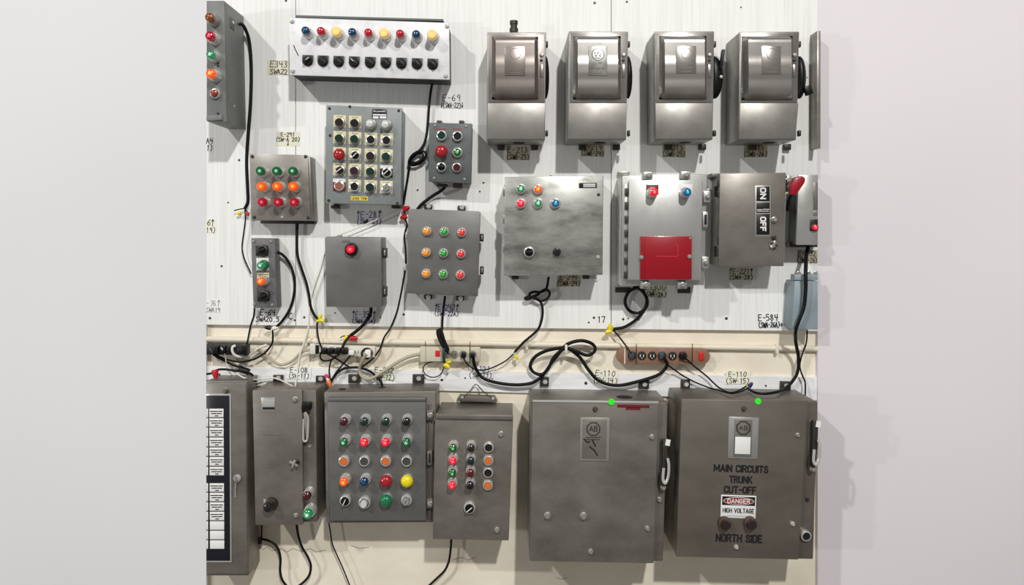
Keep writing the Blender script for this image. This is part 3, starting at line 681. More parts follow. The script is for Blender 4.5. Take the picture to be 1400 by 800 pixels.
safety_switch('stainless safety switch with its black lever pushed down', [(1011, 43.5), (1093, 43), (1088.6, 191.5), (1009.5, 191.5)], (1015.8, 47.7, 1086, 136), (1040.5, 63.6, 1066.6, 102), 'p', 1101, 'steel_switch', (.024, -.052, -20, .034, .026), None)
# sliver of a fifth cabinet at the right edge
T = Thing('steel_cabinet', 'narrow grey cabinet flank right of the last safety switch', 'enclosure', 1114, 125)
T.quad('body', [(1117, 42), (1122, 42), (1122, 203), (1116.5, 203)], .065, BK, 'steel_dull', .002)
T.quad('bottom_flange', [(1112, 188), (1121, 188), (1121, 199), (1112, 199)], .02, BK, 'bolt_dark', .002)

# --- brushed stainless control box
T = Thing('control_box', 'brushed stainless control box with five lit indicators and two knobs', 'control panel', 757, 309, -.5)
T.quad('body', [(691, 242.5), (824, 241), (823, 375), (690, 376)], .14, BK, 'steel_bright', .003)
T.quad('door', [(690, 242), (825, 240), (824, 376), (689, 377)], .152, .142, 'steel_bright', .003)
D = .152
for x, y, m in ((712, 258, 'lit_white'), (735.7, 258.7, 'lit_amber'), (712, 278, 'lit_pink'), (735.7, 277.8, 'lit_white'), (759.6, 277.8, 'lit_blue')): spilot(T, x, y, D, m, 1.0, bez='chrome')
selector(T, 723.5, 345, D, 90, 1.0, line=False); ext(T, 761.6, 344.5, D, 'cap_black', .72, bez='black_plastic')
np_ = T.rect('nameplate', 791.5, 250, 816, 257, D+.0015, D, 'legend_black', .0003)
T.rect('nameplate_band', 797.5, 251.3, 814, 255.8, D+.002, D+.0015, 'legend_white', 0)
kid('lettering', strokes([[(-.016, .001), (.030, .001)], [(-.016, -.003), (.030, -.003)]], .0012), 'pencil', np_, (0, -.0026, 0))
screw(T, 818.5, 266, D, 'bolt_dark', .9); screw(T, 818, 351.6, D, 'chrome', 1.1)
T.rect('mounting_foot', 700, 377.5, 709, 382, .03, BK, 'bolt_dark', .002)
T.rect('mounting_foot', 797, 377, 806, 381.5, .03, BK, 'bolt_dark', .002)
T.at('mounting_ring', lathe('mounting_ring', [(.004, 0), (.009, 0), (.009, .006), (.004, .006), (.004, 0)], 14), 'print_white', 815, 381, .01, .002)
for y in (262, 300, 340): T.rect('hinge_knuckle', 687.8, y-6, 690.3, y+6, .147, .12, 'steel_bright', .001)
T.rect('top_stud', 752, 238, 755, 242, .10, .09, 'zinc', .001)

# --- pale box with red cover
T = Thing('control_box', 'pale steel clamp-lid box with a large red cover plate', 'control panel', 905, 314, 0.2)
T.quad('body', [(851, 240), (967.5, 238), (963, 390), (849.5, 391.5)], .15, BK, 'steel_pale', .004)
T.quad('door', [(860, 246.3), (961, 245.8), (959, 383.5), (858.3, 383)], .178, .15, 'steel_pale', .004)
D = .178
T.quad('hinge_leaf', [(853.5, 252), (858.5, 252), (857, 378), (852, 378)], .156, .15, 'steel_pale', .001)
for i in range(7): y = 257 + i*19; T.quad('hinge_knuckle', [(855-i*.2, y), (859.5-i*.2, y), (859.3-i*.2, y+10), (854.8-i*.2, y+10)], .166, .15, 'bolt_dark', .001)
for x, y in ((886, 239.8), (937.5, 239.3), (882.5, 389.5), (933, 389.5)):
    c = T.rect('clamp', x-6.5, y-5, x+6.5, y+5.5, .17, .14, 'steel_pale', .002); kid('bolt', M_BOLT, 'zinc', c, (.001, -.03, 0))
for x, y in ((966.3, 269), (964, 359)):
    c = T.rect('clamp', x-4.5, y-8, x+5, y+8, .17, .13, 'steel_pale', .002); kid('bolt', M_BOLT, 'zinc', c, (.002, -.04, 0))
c = T.rect('latch', 960.5, 289.5, 968, 311, .17, .13, 'steel_pale', .002); kid('latch_slot', boxmesh(.008, .036, .003, .001), 'black_matt', c, (.001, -.039, 0))
rc = T.rect('red_cover', 875.5, 323, 946, 382.3, D+.012, D, 'red_cover', .003, label='red cover plate')
kk = S*(DW-D)/DW
kid('cover_flange', boxmesh(.007, 58.5*kk, .004, .001), 'red_cover', rc, (-31*kk, -.0105, 0)); kid('embossing', strokes([[(-.034, -.014), (.042, -.014), (.042, .024), (.034, .030)]], .0016, 'embossing'), 'cap_lred', rc, (0, -.0125, .02))
screw(T, 877.3, 352, D+.012, 'zinc', 1.3); screw(T, 943, 351, D+.012, 'zinc', 1.3); screw(T, 944, 326, D+.012, 'zinc', .7)
T.rect('legend_plate', 883.5, 252.5, 900.5, 266, D+.0015, D, 'legend_red', .0004); pilot(T, 894.7, 262.6, D+.0015, 'lit_pink', 1.0)
T.rect('legend_plate', 929, 252, 947, 266, D+.0015, D, 'legend_white', .0004); pilot(T, 940.3, 262.6, D+.0015, 'lit_blue', 1.0)
T.rect('mounting_foot', 841.5, 393, 862, 400, .012, BK, 'olive', .001); T.rect('mounting_foot', 927, 393, 944, 401, .012, BK, 'bolt_dark', .001)
T.rect('mounting_foot', 845, 234.5, 861, 239, .02, BK, 'zinc', .001)

# --- ON / OFF disconnect
T = Thing('disconnect_switch', 'brown-grey steel disconnect switch reading ON and OFF with a red lever', 'safety switch', 1020, 301, 0)
T.quad('body', [(985, 239.5), (1073.5, 238), (1070.5, 363), (983, 363)], .125, BK, 'steel_lower', .003)
T.quad('door', [(984, 237.5), (1075, 236), (1071.7, 364), (982.3, 364)], .136, .126, 'steel_lower', .003)
D = .136
T.rect('legend_plate', 1032.6, 254, 1053.7, 323.5, D+.0012, D, 'steel_pale', .0005)
pr = []
for y0, y1, tx in ((255, 275, 'ON'), (277, 291, ''), (292.7, 321, 'OFF')):
    q = T.rect('name_panel', 1034.3, y0, 1052.3, y1, D+.0024, D+.0012, 'legend_black', .0003)
    if tx: kid('lettering', font(tx, (16 if tx == 'ON' else 20)*S*.95, 8.6*S*.95, .21), 'print_white', q, (0, -.0016, .0015), (0, math.pi/2, 0))
    else: kid('lettering', strokes([[(-.021, -.007), (-.004, -.007)], [(0, -.006), (.021, -.006)], [(-.021, -.0125), (.020, -.0125)]], .0022), 'print_white', q, (0, -.0016, 0))
bolt(T, 1059.6, 300.6, D, 'zinc', 1.1); bolt(T, 1059, 325, D, 'bolt_dark', .9)
lk = T.at('lead_seal', lathe('seal', [(0, 0), (.013, 0), (.015, .003), (.013, .007), (0, .008)], 12), 'zinc', 1057.5, 335, D+.006, D)
for a in range(5): kid('seal_bead', lathe('bead', [(0, 0), (.005, .001), (.005, .004), (0, .006)], 8), 'chrome' if a % 2 else 'bolt_dark', lk, (.010*math.cos(a*1.26), -.006, .011*math.sin(a*1.26)))
for y in (262, 344):                       # slotted flank
    p = T.L(976.5, y, .07); obj('knockout', boxmesh(.004, .040, .035, .001), 'black_matt', T.o, (T.L(983.5, y, .125).x+.0002, -.055, p.z))
for y in (250, 265, 330, 345): obj('hinge_knuckle', boxmesh(.008, .03, .014, .003), 'bolt_dark', T.o, (T.L(983, y, .13).x-.001, -.118, T.L(983, y, .13).z))
T.rect('top_bracket', 973, 237, 984, 242, .06, BK, 'steel_lower', .001)
p0 = [T.L(1076.5, 288, .10), T.L(1078.5, 274, .12), T.L(1082, 266, .14), T.L(1088, 254, .15)]
me, og = tube('lever', p0, .006); lv = obj('lever', me, 'black_plastic', T.o, og)
gp = T.L(1088, 254, .16)
kid('grip', prism('grip', [(-.009, -.040), (.010, -.032), (.022, .020), (.018, .036), (.002, .040), (-.020, .020), (-.022, -.006)], -.016, .016, .005), 'red_grip', lv, gp-og, (0, math.radians(22), 0), label='red lever grip')
T.at('lever_hub', M_BOLT, 'zinc', 1077.8, 247, .12, .11); T.rect('lever_bracket', 1076, 240, 1082, 262, .10, .05, 'zinc', .002)

# --- grey box cut by the right edge
T = Thing('control_box', 'pale grey box with a red button right of the ON OFF switch', 'control panel', 1104, 287, 0)
T.quad('body', [(1093, 241), (1118, 241), (1118, 334), (1090, 334)], .095, BK, 'grey_green_edge', .003)
T.quad('door', [(1091.5, 239), (1118.5, 239), (1118.5, 335), (1088.6, 335)], .105, .096, 'steel_pale', .003)
T.rect('inset_window', 1112, 249.5, 1118, 287, .1065, .105, 'steel_lower', .0005); T.rect('inset_window', 1112, 288, 1118, 295, .1065, .105, 'steel_dull', .0005)
T.rect('legend_plate', 1107.5, 300, 1118.3, 316, .1065, .105, 'legend_black', .0005); spilot(T, 1115.2, 311, .1065, 'lit_pink', .75, bez='bolt_dark')
T.quad('bottom_flange', [(1079, 331), (1118, 331), (1118, 338), (1080, 338)], .04, BK, 'bolt_dark', .002)

# --- blue-grey duct box
T = Thing('duct_box', 'blue-grey sheet metal box at the right edge under the cut-off grey box', 'enclosure', 1098, 414, 0)
T.quad('body', [(1086.5, 384), (1118.5, 384), (1118.5, 451), (1082.5, 449.5)], .09, BK, 'duct_blue', .003)
T.quad('top_flange', [(1087, 375.5), (1118.5, 375.5), (1118.5, 383), (1086.5, 383)], .095, .05, 'duct_blue', .002)
for x in (1093, 1107, 1116): bolt(T, x, 374, .07, 'zinc', .8)
T.quad('fold', [(1095, 384), (1096.5, 384), (1093, 450), (1091.5, 450)], .0925, .09, 'duct_blue', .0005)

# ================================================================== LOWER ROW
# --- annunciator cabinet
T = Thing('annunciator_cabinet', 'grey steel cabinet with a dark panel of small lettered windows at left edge', 'cabinet', 310, 655, 0)
T.quad('body', [(282, 521), (338, 520.5), (340, 787.5), (282, 787.5)], .105, LW, 'steel_lower', .003)
T.quad('door', [(282, 524), (336.5, 523.5), (338, 785), (282, 785)], .115, .106, 'steel_lower', .003)
D = .115
T.quad('panel_frame', [(282, 538.5), (315.5, 538.5), (316.5, 769), (282, 769)], D+.003, D, 'chrome', .001)
T.quad('panel', [(282, 541), (313.5, 541), (314.5, 767), (282, 767)], D+.005, D+.003, 'navy_panel', .001)
dash = [[(-.022, .006), (-.012, .006)], [(-.009, .006), (.004, .006)], [(.008, .006), (.021, .006)], [(-.018, -.002), (.000, -.002)], [(.004, -.002), (.018, -.002)], [(-.004, -.0105), (.006, -.0105)]]
DM = strokes(dash, .0036)
for i, (y0, y1) in enumerate([(559, 570.5), (572, 583.5), (585, 597), (598.5, 610.5), (612, 623.5), (625, 637), (638.5, 650), (661, 672.5), (674, 685.5), (687, 698.5), (700, 711.5), (713, 724.5), (726, 737.5), (739, 750.5)]):
    x0 = 286 + i*.08
    w = T.rect('window_tile', x0, y0, x0+19.5, y1, D+.007, D+.005, 'print_white', .0004)
    if i < 11: kid('lettering', DM, 'ink', w, (0, -.0024, 0))
    T.rect('window_tile', 282.2, y0, 284.4, y1, D+.007, D+.005, 'print_white', .0003)
kl = T.at('key_lock', lathe('key_lock', [(0, 0), (.014, 0), (.014, .006), (.010, .010), (0, .010)], 16), 'chrome', 323.5, 655, D+.01, D)
kid('key_bow', boxmesh(.005, .022, .012, .001), 'zinc', kl, (0, -.010, 0), (0, -.4, 0))
me, og = tube('key_chain', [T.L(323, 657, D+.012), T.L(322, 664, D+.008), T.L(321.5, 672, D+.005), T.L(322.3, 680, D+.004)], .0022, 6); obj('key_chain', me, 'chrome', T.o, og)
bolt(T, 308, 534.5, D, 'steel_lower', 1.0)

# --- E-108 starter
T = Thing('motor_starter', 'tall narrow steel starter box with a side handle and red and green lights', 'enclosure', 390, 622, 0)
T.quad('body', [(347, 534), (432.3, 533.5), (433.5, 714), (350, 714)], .145, LW, 'steel_lower', .003)
T.quad('door', [(345, 533.6), (413, 533), (414.3, 718), (349, 718.3)], .165, .146, 'steel_lower', .003)
D = .165
np_ = T.rect('nameplate', 357, 543.6, 376, 563, D+.0015, D, 'steel_pale', .0005)
T.rect('nameplate_band', 359, 557, 375.5, 560, D+.002, D+.0015, 'legend_black', 0)
T.rect('nameplate_inset', 359, 546, 375, 556, D+.0025, D+.0015, 'chrome', .0005)
bolt(T, 403, 547, D, 'zinc', 1.0); bolt(T, 404, 706, D, 'zinc', .85)
lt = T.at('latch', M_BOLT, 'bolt_dark', 403.5, 633.5, D+.012, D); sc(lt, 1.3)
kid('latch_wing', boxmesh(.026, .007, .008, .002), 'zinc', lt, (-.002, -.010, 0), (0, .5, 0)); kid('latch_wing', boxmesh(.007, .024, .008, .002), 'zinc', lt, (-.002, -.012, 0), (0, .4, 0))
T.rect('legend_plate', 360.5, 683, 375, 697, D+.0015, D, 'steel_pale', .0005); ext(T, 367.5, 693, D+.0015, 'cap_black', 1.15, bez='bolt_dark', dome=True)
for y in (595, 639.5): obj('seam', strokes([[(0, .004), (0, 0), (.062, 0)]], .0016, 'seam'), 'steel_dark', T.o, T.L(360, y, D+.0006))
D2 = .145
hd = T.rect('handle_plate', 416, 549, 428.5, 607, D2+.002, D2, 'steel_dark', .002)
kid('handle_cap', boxmesh(.032, .026, .035, .004), 'black_plastic', hd, (-.002, -.002, .066)); kid('lever', boxmesh(.012, .10, .014, .004), 'zinc', hd, (-.004, -.012, -.005), (.1, -.06, 0))
me, og = tube('ring', [Vector((-.006, -.03, .045)), Vector((.004, -.026, .02)), Vector((.001, -.024, -.05)), Vector((-.008, -.024, -.062)), Vector((-.014, -.024, -.05)), Vector((-.012, -.028, .02))], .004)
kid('lever_ring', me, 'chrome', hd, og); screw(T, 423.5, 610.5, D2, 'zinc', 1.1)
pilot(T, 418.5, 679.5, D2, 'cap_maroon', 1.0); pilot(T, 419.5, 704.5, D2, 'lit_white', 1.15, bez='chrome')
tab(T, 380, 517.5, .0, 14, 9, 'bolt_dark', LW); tab(T, 438, 518.5, .0, 13, 9, 'bolt_dark', LW)

# --- twenty light panel
T = Thing('control_station', 'grey clamp-lid panel with twenty lights and buttons below the power strips', 'control panel', 519, 625, 0)
T.quad('body', [(443, 536.5), (595.5, 535), (596.5, 714.5), (446, 715.5)], .14, LW, 'steel_lower', .004)
T.quad('door', [(447.5, 543.5), (582.5, 543.5), (582.8, 712.8), (450.3, 712.8)], .166, .14, 'grey_satin', .006)
T.quad('door_lip', [(448, 544), (582, 544), (582, 549), (448, 549)], .172, .166, 'grey_satin', .003)
D = .166
kind = [['p:cap_maroon', 'p:cap_dgreen', 'p:cap_dgreen', 'p:cap_black'], ['p:lit_green', 'p:lit_pink', 'p:lit_pink', 'p:lit_green'], ['f:cap_orange', 'f:cap_grey2', 'f:cap_orange', 'f:cap_grey2'],
        ['p:lit_amber', 'p:deep_blue', 'm:cap_red', 'm:cap_yellow'], ['sel', 'key', 'm:cap_green', 'keyg']]
mat('cap_grey2', (70, 70, 70), rough=.3, coat=.4)
for r, y in enumerate((577.6, 605.8, 631, 660.2, 687)):
    for c, x in enumerate((469, 497, 526.3, 555)):
        k = kind[r][c]
        if k[0] == 'p': pilot(T, x, y, D, k[2:], .98)
        elif k[0] == 'f': flush(T, x+.8, y, D, k[2:], .98)
        elif k[0] == 'm': mush(T, x+.8, y-.8, D, k[2:], .95)
        elif k == 'sel': selector(T, x+1.5, y, D, 25, 1.0)
        elif k == 'key': 
            o = flush(T, x+1, y+1, D, 'cap_grey2', 1.1); kid('key_cylinder', M_KEY, 'cap_silver', o)
        else: keysw(T, x, y-1, D, 1.0)
for y in (568, 689): 
    c = T.rect('clamp', 583.5, y-6.5, 592.5, y+6.5, .165, .14, 'steel_lower', .002); kid('bolt', M_BOLT, 'zinc', c, (.001, -.025, 0))
c = T.rect('latch', 584, 617, 590.5, 636.5, .165, .14, 'steel_lower', .002); kid('latch_slot', boxmesh(.006, .034, .003, .001), 'black_matt', c, (0, -.024, 0))
T.rect('side_rail', 585, 553, 589, 710, .146, .14, 'steel_dark', .001)
for x, y in ((484, 518), (572, 518)): tab(T, x, y, .0, 16, 12, 'bolt_dark', LW)
zt = T.L(0, 536, .14).z
for x, dd, m in ((468, .09, 'black_matt'), (523, .06, 'black_matt'), (545, .07, 'zinc'), (553, .07, 'black_matt')):
    p = T.L(x, 530, dd); kid('knockout', lathe('knockout_s', [(0, 0), (.014, 0), (.014, .0015), (0, .002)], 16), m, T.o, (p.x, -dd, zt-.0008), (-math.pi/2, 0, 0))

# --- hooded box with twelve lights
T = Thing('control_station', 'dark steel hooded box with twelve lights hung from a wire', 'control panel', 647, 653, 1.2)
pts = [T.L(x, y, .195) for x, y in ((595.6, 568), (701, 569.5), (695, 739), (592, 737))]
me = prism('body', [(p.x, p.z) for p in pts], -.185, -LW, .003)
zz = T.L(0, 568, .195).z
obj('body', me, 'steel_lower', T.o)
T.quad('door', [(594.8, 571), (701.5, 573), (695.5, 739.5), (591.5, 737.5)], .198, .186, 'steel_lower', .003)
T.quad('hood', [(595.5, 566), (701.5, 568), (701.3, 575), (595.3, 573)], .206, .19, 'steel_lower', .003)
D = .198
for r, y in enumerate((613.5, 631.3, 648, 665)):
    for c, (x, m) in enumerate(zip((619, 643.6, 668), (('lit_green2', 'cap_brown', 'cap_black'), ('lit_pink', 'cap_teal', 'cap_orange'), ('lit_green2', 'cap_dred', 'cap_black'), ('lit_pink', 'cap_black', 'cap_orange'))[r])):
        xx = x - r*.4
        if c < 2: pilot(T, xx, y, D, m, .9)
        else: flush(T, xx, y-1.2, D, m, .92)
selector(T, 641.5, 697, D, 50, 1.05)
for x, y in ((685, 594.5), (679.5, 726)): bolt(T, x, y, D, 'zinc', 1.0)
hb = T.quad('hanger_bracket', [(628, 541.5), (676, 543), (680, 550), (624, 548)], .02, LW+.002, 'steel_dark', .001)
for x, y in ((632, 543.5), (674, 545)): screw(T, x, y, .02, 'chrome', 1.0)
me, og = tube('hanger_wire', [T.L(634, 543, .022), T.L(643, 534, .015), T.L(651, 525.5, .012), T.L(660, 535, .015), T.L(673, 544.5, .022)], .002, 6, 3); obj('hanger_wire', me, 'bolt_dark', T.o, og)

# --- big cabinet E-110 SW-14
def lever_handle(T, px, py, d, s=1.0):
    hp = T.rect('handle_plate', px-4, py-36, px+5, py+37, d+.002, d, 'steel_dark', .001)
    kid('handle', prism('hnd', [(-.006, -.085), (.006, -.085), (.012, .0), (.012, .085), (-.008, .088), (-.006, 0)], -.03, -.01, .003), 'bolt_dark', hp, (0, 0, .01))
    pts = [Vector((.009, -.04, .035)), Vector((.013, -.045, .01)), Vector((.011, -.045, -.03)), Vector((.002, -.045, -.052)), Vector((-.006, -.042, -.040)), Vector((-.004, -.04, 0))]
    me, og = tube('handle_ring', pts, .0055); kid('handle_ring', me, 'chrome', hp, og)
    kid('handle_pivot', M_BOLT, 'zinc', hp, (0, -.02, -.074)); kid('paper_tag', boxmesh(.016, .022, .003), 'print_white', hp, (.010, -.032, .088), (0, .15, 0))
    return hp
T = Thing('disconnect_cabinet', 'large steel disconnect cabinet with a worn nameplate and bare lower bolts', 'cabinet', 816, 655, 1.2)
T.quad('body', [(725, 548), (913, 550.5), (906.5, 768), (723, 765)], .20, LW, 'steel_lower', .004)
T.quad('door', [(728, 547), (900.5, 549), (893.7, 770.7), (724, 767.5)], .225, .20, 'steel_lower', .003)
D = .225
T.quad('door_flange', [(728.5, 547), (900.5, 549), (900.3, 552), (728.3, 550)], .228, .225, 'chrome', .001)
bolt(T, 814, 560, D, 'gland_brown', .9)
fr = T.rect('nameplate_frame', 793, 571, 833.5, 630.5, D+.004, D, 'zinc', .002)
inn = T.rect('nameplate', 796, 574, 829, 627.5, D+.0055, D+.004, 'steel_dull', .001)
k = S*(DW-D)/DW
kid('emblem', strokes(ring_poly(.024, 8, None, math.pi/8), .004, 'emblem'), 'bolt_dark', inn, (-.004, -.002, .036)); kid('emblem', font('AB', .030, .020, .16), 'bolt_dark', inn, (-.004, -.002, .037))
kid('lettering', strokes([[(-.028, 0), (.024, .001)], [(-.026, -.007), (.020, -.007)]], .003), 'bolt_dark', inn, (-.002, -.002, .006))
kid('scratch', strokes([[(-.036, .004), (-.024, -.008), (-.016, -.004)], [(-.016, -.022), (.0, -.034), (.012, -.052)], [(-.006, .0), (.004, -.02)]], .005, 'scratch'), 'black_matt', inn, (0, -.002, -.004))
o = T.at('sticker', lathe('dot', [(0, 0), (.0115, 0), (.0115, .0008), (0, .001)], 18), 'dot_green', 836, 549.6, D+.004, D+.0035, label='round green sticker')
T.rect('red_tape', 844, 553.6, 888, 557.6, D+.001, D, 'print_dark_red', 0); T.rect('red_tape', 855.5, 557, 875.5, 560.6, D+.001, D, 'print_dark_red', 0)
for x, y, s in ((892, 598.6, .9), (886, 724, .9), (808, 755.7, .95), (748.6, 706.2, 1.25), (798, 706.7, 1.3)): bolt(T, x, y, D, 'zinc', s)
lever_handle(T, 905.5, 635, .20); bolt(T, 902, 684.5, .20, 'zinc', .9)
p = T.L(854, 535, .12); kid('knockout', lathe('knockout_b', [(0, 0), (.030, 0), (.030, .001), (0, .0015)], 20), 'black_matt', T.o, (p.x, -.12, T.L(855, 549.5, .20).z-.001), (-math.pi/2, 0, 0))
tab(T, 744.5, 522.5, .006, 12, 13, 'bolt_dark', LW); tab(T, 880.6, 526, .006, 14, 12, 'bolt_dark', LW)

# --- big cabinet E-110 SW-15
T = Thing('disconnect_cabinet', 'large steel cabinet lettered MAIN CIRCUITS TRUNK CUT-OFF with a danger sign', 'cabinet', 1012, 655, 1.9)
T.quad('body', [(931, 546), (1118, 549.5), (1112, 765), (924.5, 761)], .20, LW, 'steel_dark', .004)
T.quad('door', [(931.8, 545.8), (1105, 548.5), (1091.8, 765.6), (924.6, 761.5)], .222, .20, 'steel_dark', .003)
D = .222
bolt(T, 1018, 559.3, D, 'gland_brown', .9)
T.rect('nameplate_frame', 995.7, 570.5, 1037, 627.6, D+.004, D, 'steel_pale', .002)
inn = T.rect('nameplate', 1003.5, 573.5, 1028, 625, D+.0055, D+.004, 'steel_dull', .001)
kid('emblem', strokes(ring_poly(.0255, 8, None, math.pi/8), .003, 'emblem'), 'ink', inn, (0, -.002, .036)); kid('emblem', strokes(ring_poly(.0215, 8, None, math.pi/8), .0014, 'emblem'), 'ink', inn, (0, -.002, .036))
kid('emblem', font('AB', .030, .0165, .13), 'ink', inn, (0, -.002, .036))
T.rect('card', 1005, 597.6, 1026, 621, D+.007, D+.0055, 'print_white', .0003)
k = S*(DW-D)/DW
def letter(tx, x, y, w, h, m='ink', bold=.2, dd=.0006): return obj('lettering', font(tx, w*k, h*k, bold), m, T.o, T.L(x, y, D+dd))
letter('MAIN CIRCUITS', 1013.2, 641, 75, 10.6); letter('TRUNK', 1012.8, 656, 32, 10.4); letter('CUT-OFF', 1011.8, 670, 44.5, 10.4); letter('NORTH SIDE', 1010.3, 736.3, 64, 11.5)
sg = T.rect('danger_sign', 985.6, 677.5, 1033.5, 708.5, D+.0018, D, 'print_white', .0003)
kid('sign_header', boxmesh(45*k, 12*k, .0006), 'ink', sg, (0, -.0018, 7.8*k)); kid('sign_oval', ellipse(21*k, 5.2*k), 'print_white', sg, (0, -.0027, 7.8*k)); kid('sign_oval', ellipse(20.2*k, 4.6*k), 'print_red', sg, (0, -.003, 7.8*k))
kid('lettering', font('DANGER', 31*k, 6.2*k, .16), 'print_white', sg, (0, -.0034, 7.8*k)); kid('lettering', font('HIGH VOLTAGE', 43*k, 6.6*k, .15), 'ink', sg, (0, -.0026, -5.2*k))
kid('lettering', strokes([[(-.04, 0), (.035, 0)]], .001), 'pencil', sg, (0, -.0026, -12.8*k))
for x in (993, 1028.3): ext(T, x, 718.5, D, 'cap_brown', 1.1, bez='gland_brown')
for x, y in ((1092, 596), (1085, 717.6), (1007.7, 749.5)): bolt(T, x, y, D, 'chrome' if y > 600 else 'zinc', .8)
T.at('sticker', CACHE['dot'], 'dot_green', 1036.6, 548.9, D+.004, D+.002, label='round green sticker')
lever_handle(T, 1108.5, 610, .20); o = flush(T, 1102.5, 733.5, .20, 'cap_black', .95); bolt(T, 1105, 684, .20, 'bolt_dark', .7)
tab(T, 937.5, 526, .006, 12, 13, 'bolt_dark', LW); tab(T, 1074.5, 528, .006, 14, 12, 'bolt_dark', LW)

# ================================================================== POWER STRIPS
def strip(label, corners, d1, m, roundend=False, back=LW+.0225):
    cx = sum(c[0] for c in corners)/4; cy = sum(c[1] for c in corners)/4
    T = Thing('power_strip', label, 'power strip', cx, cy, 0.6, 'power strips under the conduit', LW)
    if roundend:
        (x0, y0), (x1, y1), (x2, y2), (x3, y3) = corners; r = (y3-y0)/2; c = []
        for i in range(9): a = math.pi/2 + math.pi*i/8; c.append((x0 + r + r*math.cos(a), (y0+y3)/2 - r*math.sin(a)))
        for i in range(9): a = -math.pi/2 + math.pi*i/8; c.append((x1 - r + r*math.cos(a), (y1+y2)/2 - r*math.sin(a)))
        T.quad('housing', c, d1, back, m, .002)
    else: T.quad('housing', corners, d1, back, m, .003)
    return T
M_OUT = lathe('outlet', [(0, 0), (.0165, 0), (.0165, .0015), (.0150, .002), (0, .002)], 18)
def outlet(T, px, py, d, m='outlet_dark', slots='outlet_grey', s=1.0):
    o = T.at('outlet', M_OUT, m, px, py, d, d); sc(o, s)
    kid('outlet_slot', strokes([[(-.006, -.004), (-.006, .004)], [(.006, -.004), (.006, .004)], [(0, -.010), (0, -.008)]], .0026, 'slots'), slots, o, (0, -.0026, 0)); return o
def plug(T, px, py, d, m='black_plastic', w=.028, h=.034, t=.03): return obj('plug', boxmesh(w, h, t, .005), m, T.o, (T.L(px, py, d+t).x, T.L(0, 0, d).y, T.L(px, py, d+t).z), label='mains plug')
T = strip('black power strip full of plugs at the left edge', [(282, 470.5), (339, 471.5), (339, 486), (282, 485)], .03, 'strip_black')
for x in (290, 302, 313, 324): outlet(T, x, 478, .03, 'outlet_dark', 'outlet_grey', .9)
for x, m in ((294, 'black_plastic'), (304, 'black_plastic'), (313, 'black_plastic')): plug(T, x, 478.5, .03, m, .022, .03, .025)
plug(T, 332, 479, .03, 'black_plastic', .03, .038, .03)
T = strip('off-white power strip with a row of black plugs left of centre', [(424, 471), (513, 474), (513, 489), (424, 484)], .025, 'strip_white')
T.rect('end_cap', 423.5, 470, 431, 484.5, .032, .02, 'strip_white', .002); T.rect('rocker_switch', 431.5, 472, 436, 484, .028, .024, 'black_plastic', .001)
for x in (442, 451.5, 461, 470.5): plug(T, x, 480.5, .025, 'black_plastic', .023, .024, .028)
plug(T, 480, 482.5, .025, 'nut_white', .022, .020, .02); outlet(T, 488, 481.5, .025, 'strip_white', 'outlet_dark', .9)
rg = obj('plug_ring', lathe('plug_ring', [(.016, 0), (.022, 0), (.022, .012), (.016, .012), (.016, 0)], 18), 'black_plastic', T.o, T.L(502, 483, .025)); plug(T, 502.5, 484, .025, 'nut_white', .022, .03, .028)
T = strip('cream power strip with a red switch beside a coiled black cord', [(574.6, 474.5), (656.5, 475), (656.5, 495), (575, 494.5)], .025, 'strip_beige')
T.rect('end_cap', 574.5, 474, 582, 495, .028, .02, 'strip_beige', .002); rs = T.rect('rocker_switch', 595, 479.5, 601.5, 487.5, .029, .024, 'switch_red', .001)
for x in (612, 621, 633, 646): outlet(T, x, 484.8, .025, 'outlet_grey', 'outlet_dark', .95)
plug(T, 633.5, 486, .025, 'black_plastic', .018, .022, .022); plug(T, 646, 486.5, .025, 'black_plastic', .018, .02, .022)
for x in (581.5, 642.5): T.rect('tie_wire', x-.5, 467, x+.5, 497, .027, .0255, 'bolt_dark', 0)
T = strip('brown six-outlet power strip with a lit red switch', [(842.5, 476), (971, 476.5), (971, 498.5), (842.5, 497.5)], .025, 'strip_brown', True)
for i, x in enumerate((864, 877.5, 891.5, 905, 919.3, 933.5)): outlet(T, x, 486.3+i*.12, .025, 'outlet_dark', 'print_white', 1.02)
for x in (864, 905, 933.5): plug(T, x, 487, .025, 'cable_slate' if x != 933.5 else 'black_plastic', .02, .026, .02)
rf = T.rect('rocker_switch', 956, 482, 962, 492.5, .031, .024, 'switch_red', .001)
T.rect('housing_seam', 853.5, 476.5, 855, 497.5, .0258, .0245, 'strip_white', 0)
for x in (870, 946.5): T.rect('tie_wire', x-.5, 470, x+.5, 499, .0275, .026, 'bolt_dark', 0)

# ================================================================== CORDS
c = Cable('thick black cord dropping from the grey cabinet at upper left', [(327, 32, .06), (334, 37, .05), (341, 58, .03), (343.5, 95), (342.5, 140), (339.5, 180), (337.2, 220), (338.5, 255), (339, 275), (335, 285)], 4.6, d=.022)
c.wire([(335, 284), (335.5, 300), (333, 320), (331, 338), (333.5, 352), (338, 363), (343.5, 374.5)], 2.0); c.wire([(334.5, 285), (328, 286), (320, 288)], 1.6); c.wire([(335, 285), (337.5, 289), (341, 293)], 1.6)
c.nut(326.5, 291.5, 'nut_yellow', 200, sz=.8); c.nut(338.5, 293, 'nut_red', -50, sz=.8); 
c = Cable('black cord looping down from the narrow four-knob station', [(379, 344.5, .03), (387, 349, .03), (395, 359), (401, 374), (403, 392), (400, 412), (394, 427), (385, 440), (378, 447)], 3.8, d=.022)
c.wire([(378, 446.5), (373, 451), (373, 460), (372.5, 468), (368, 476), (362, 482.5), (354, 488), (345, 492), (328, 495), (308, 491), (296, 485, .04), (292, 478, .05)], 2.6, d=.02)
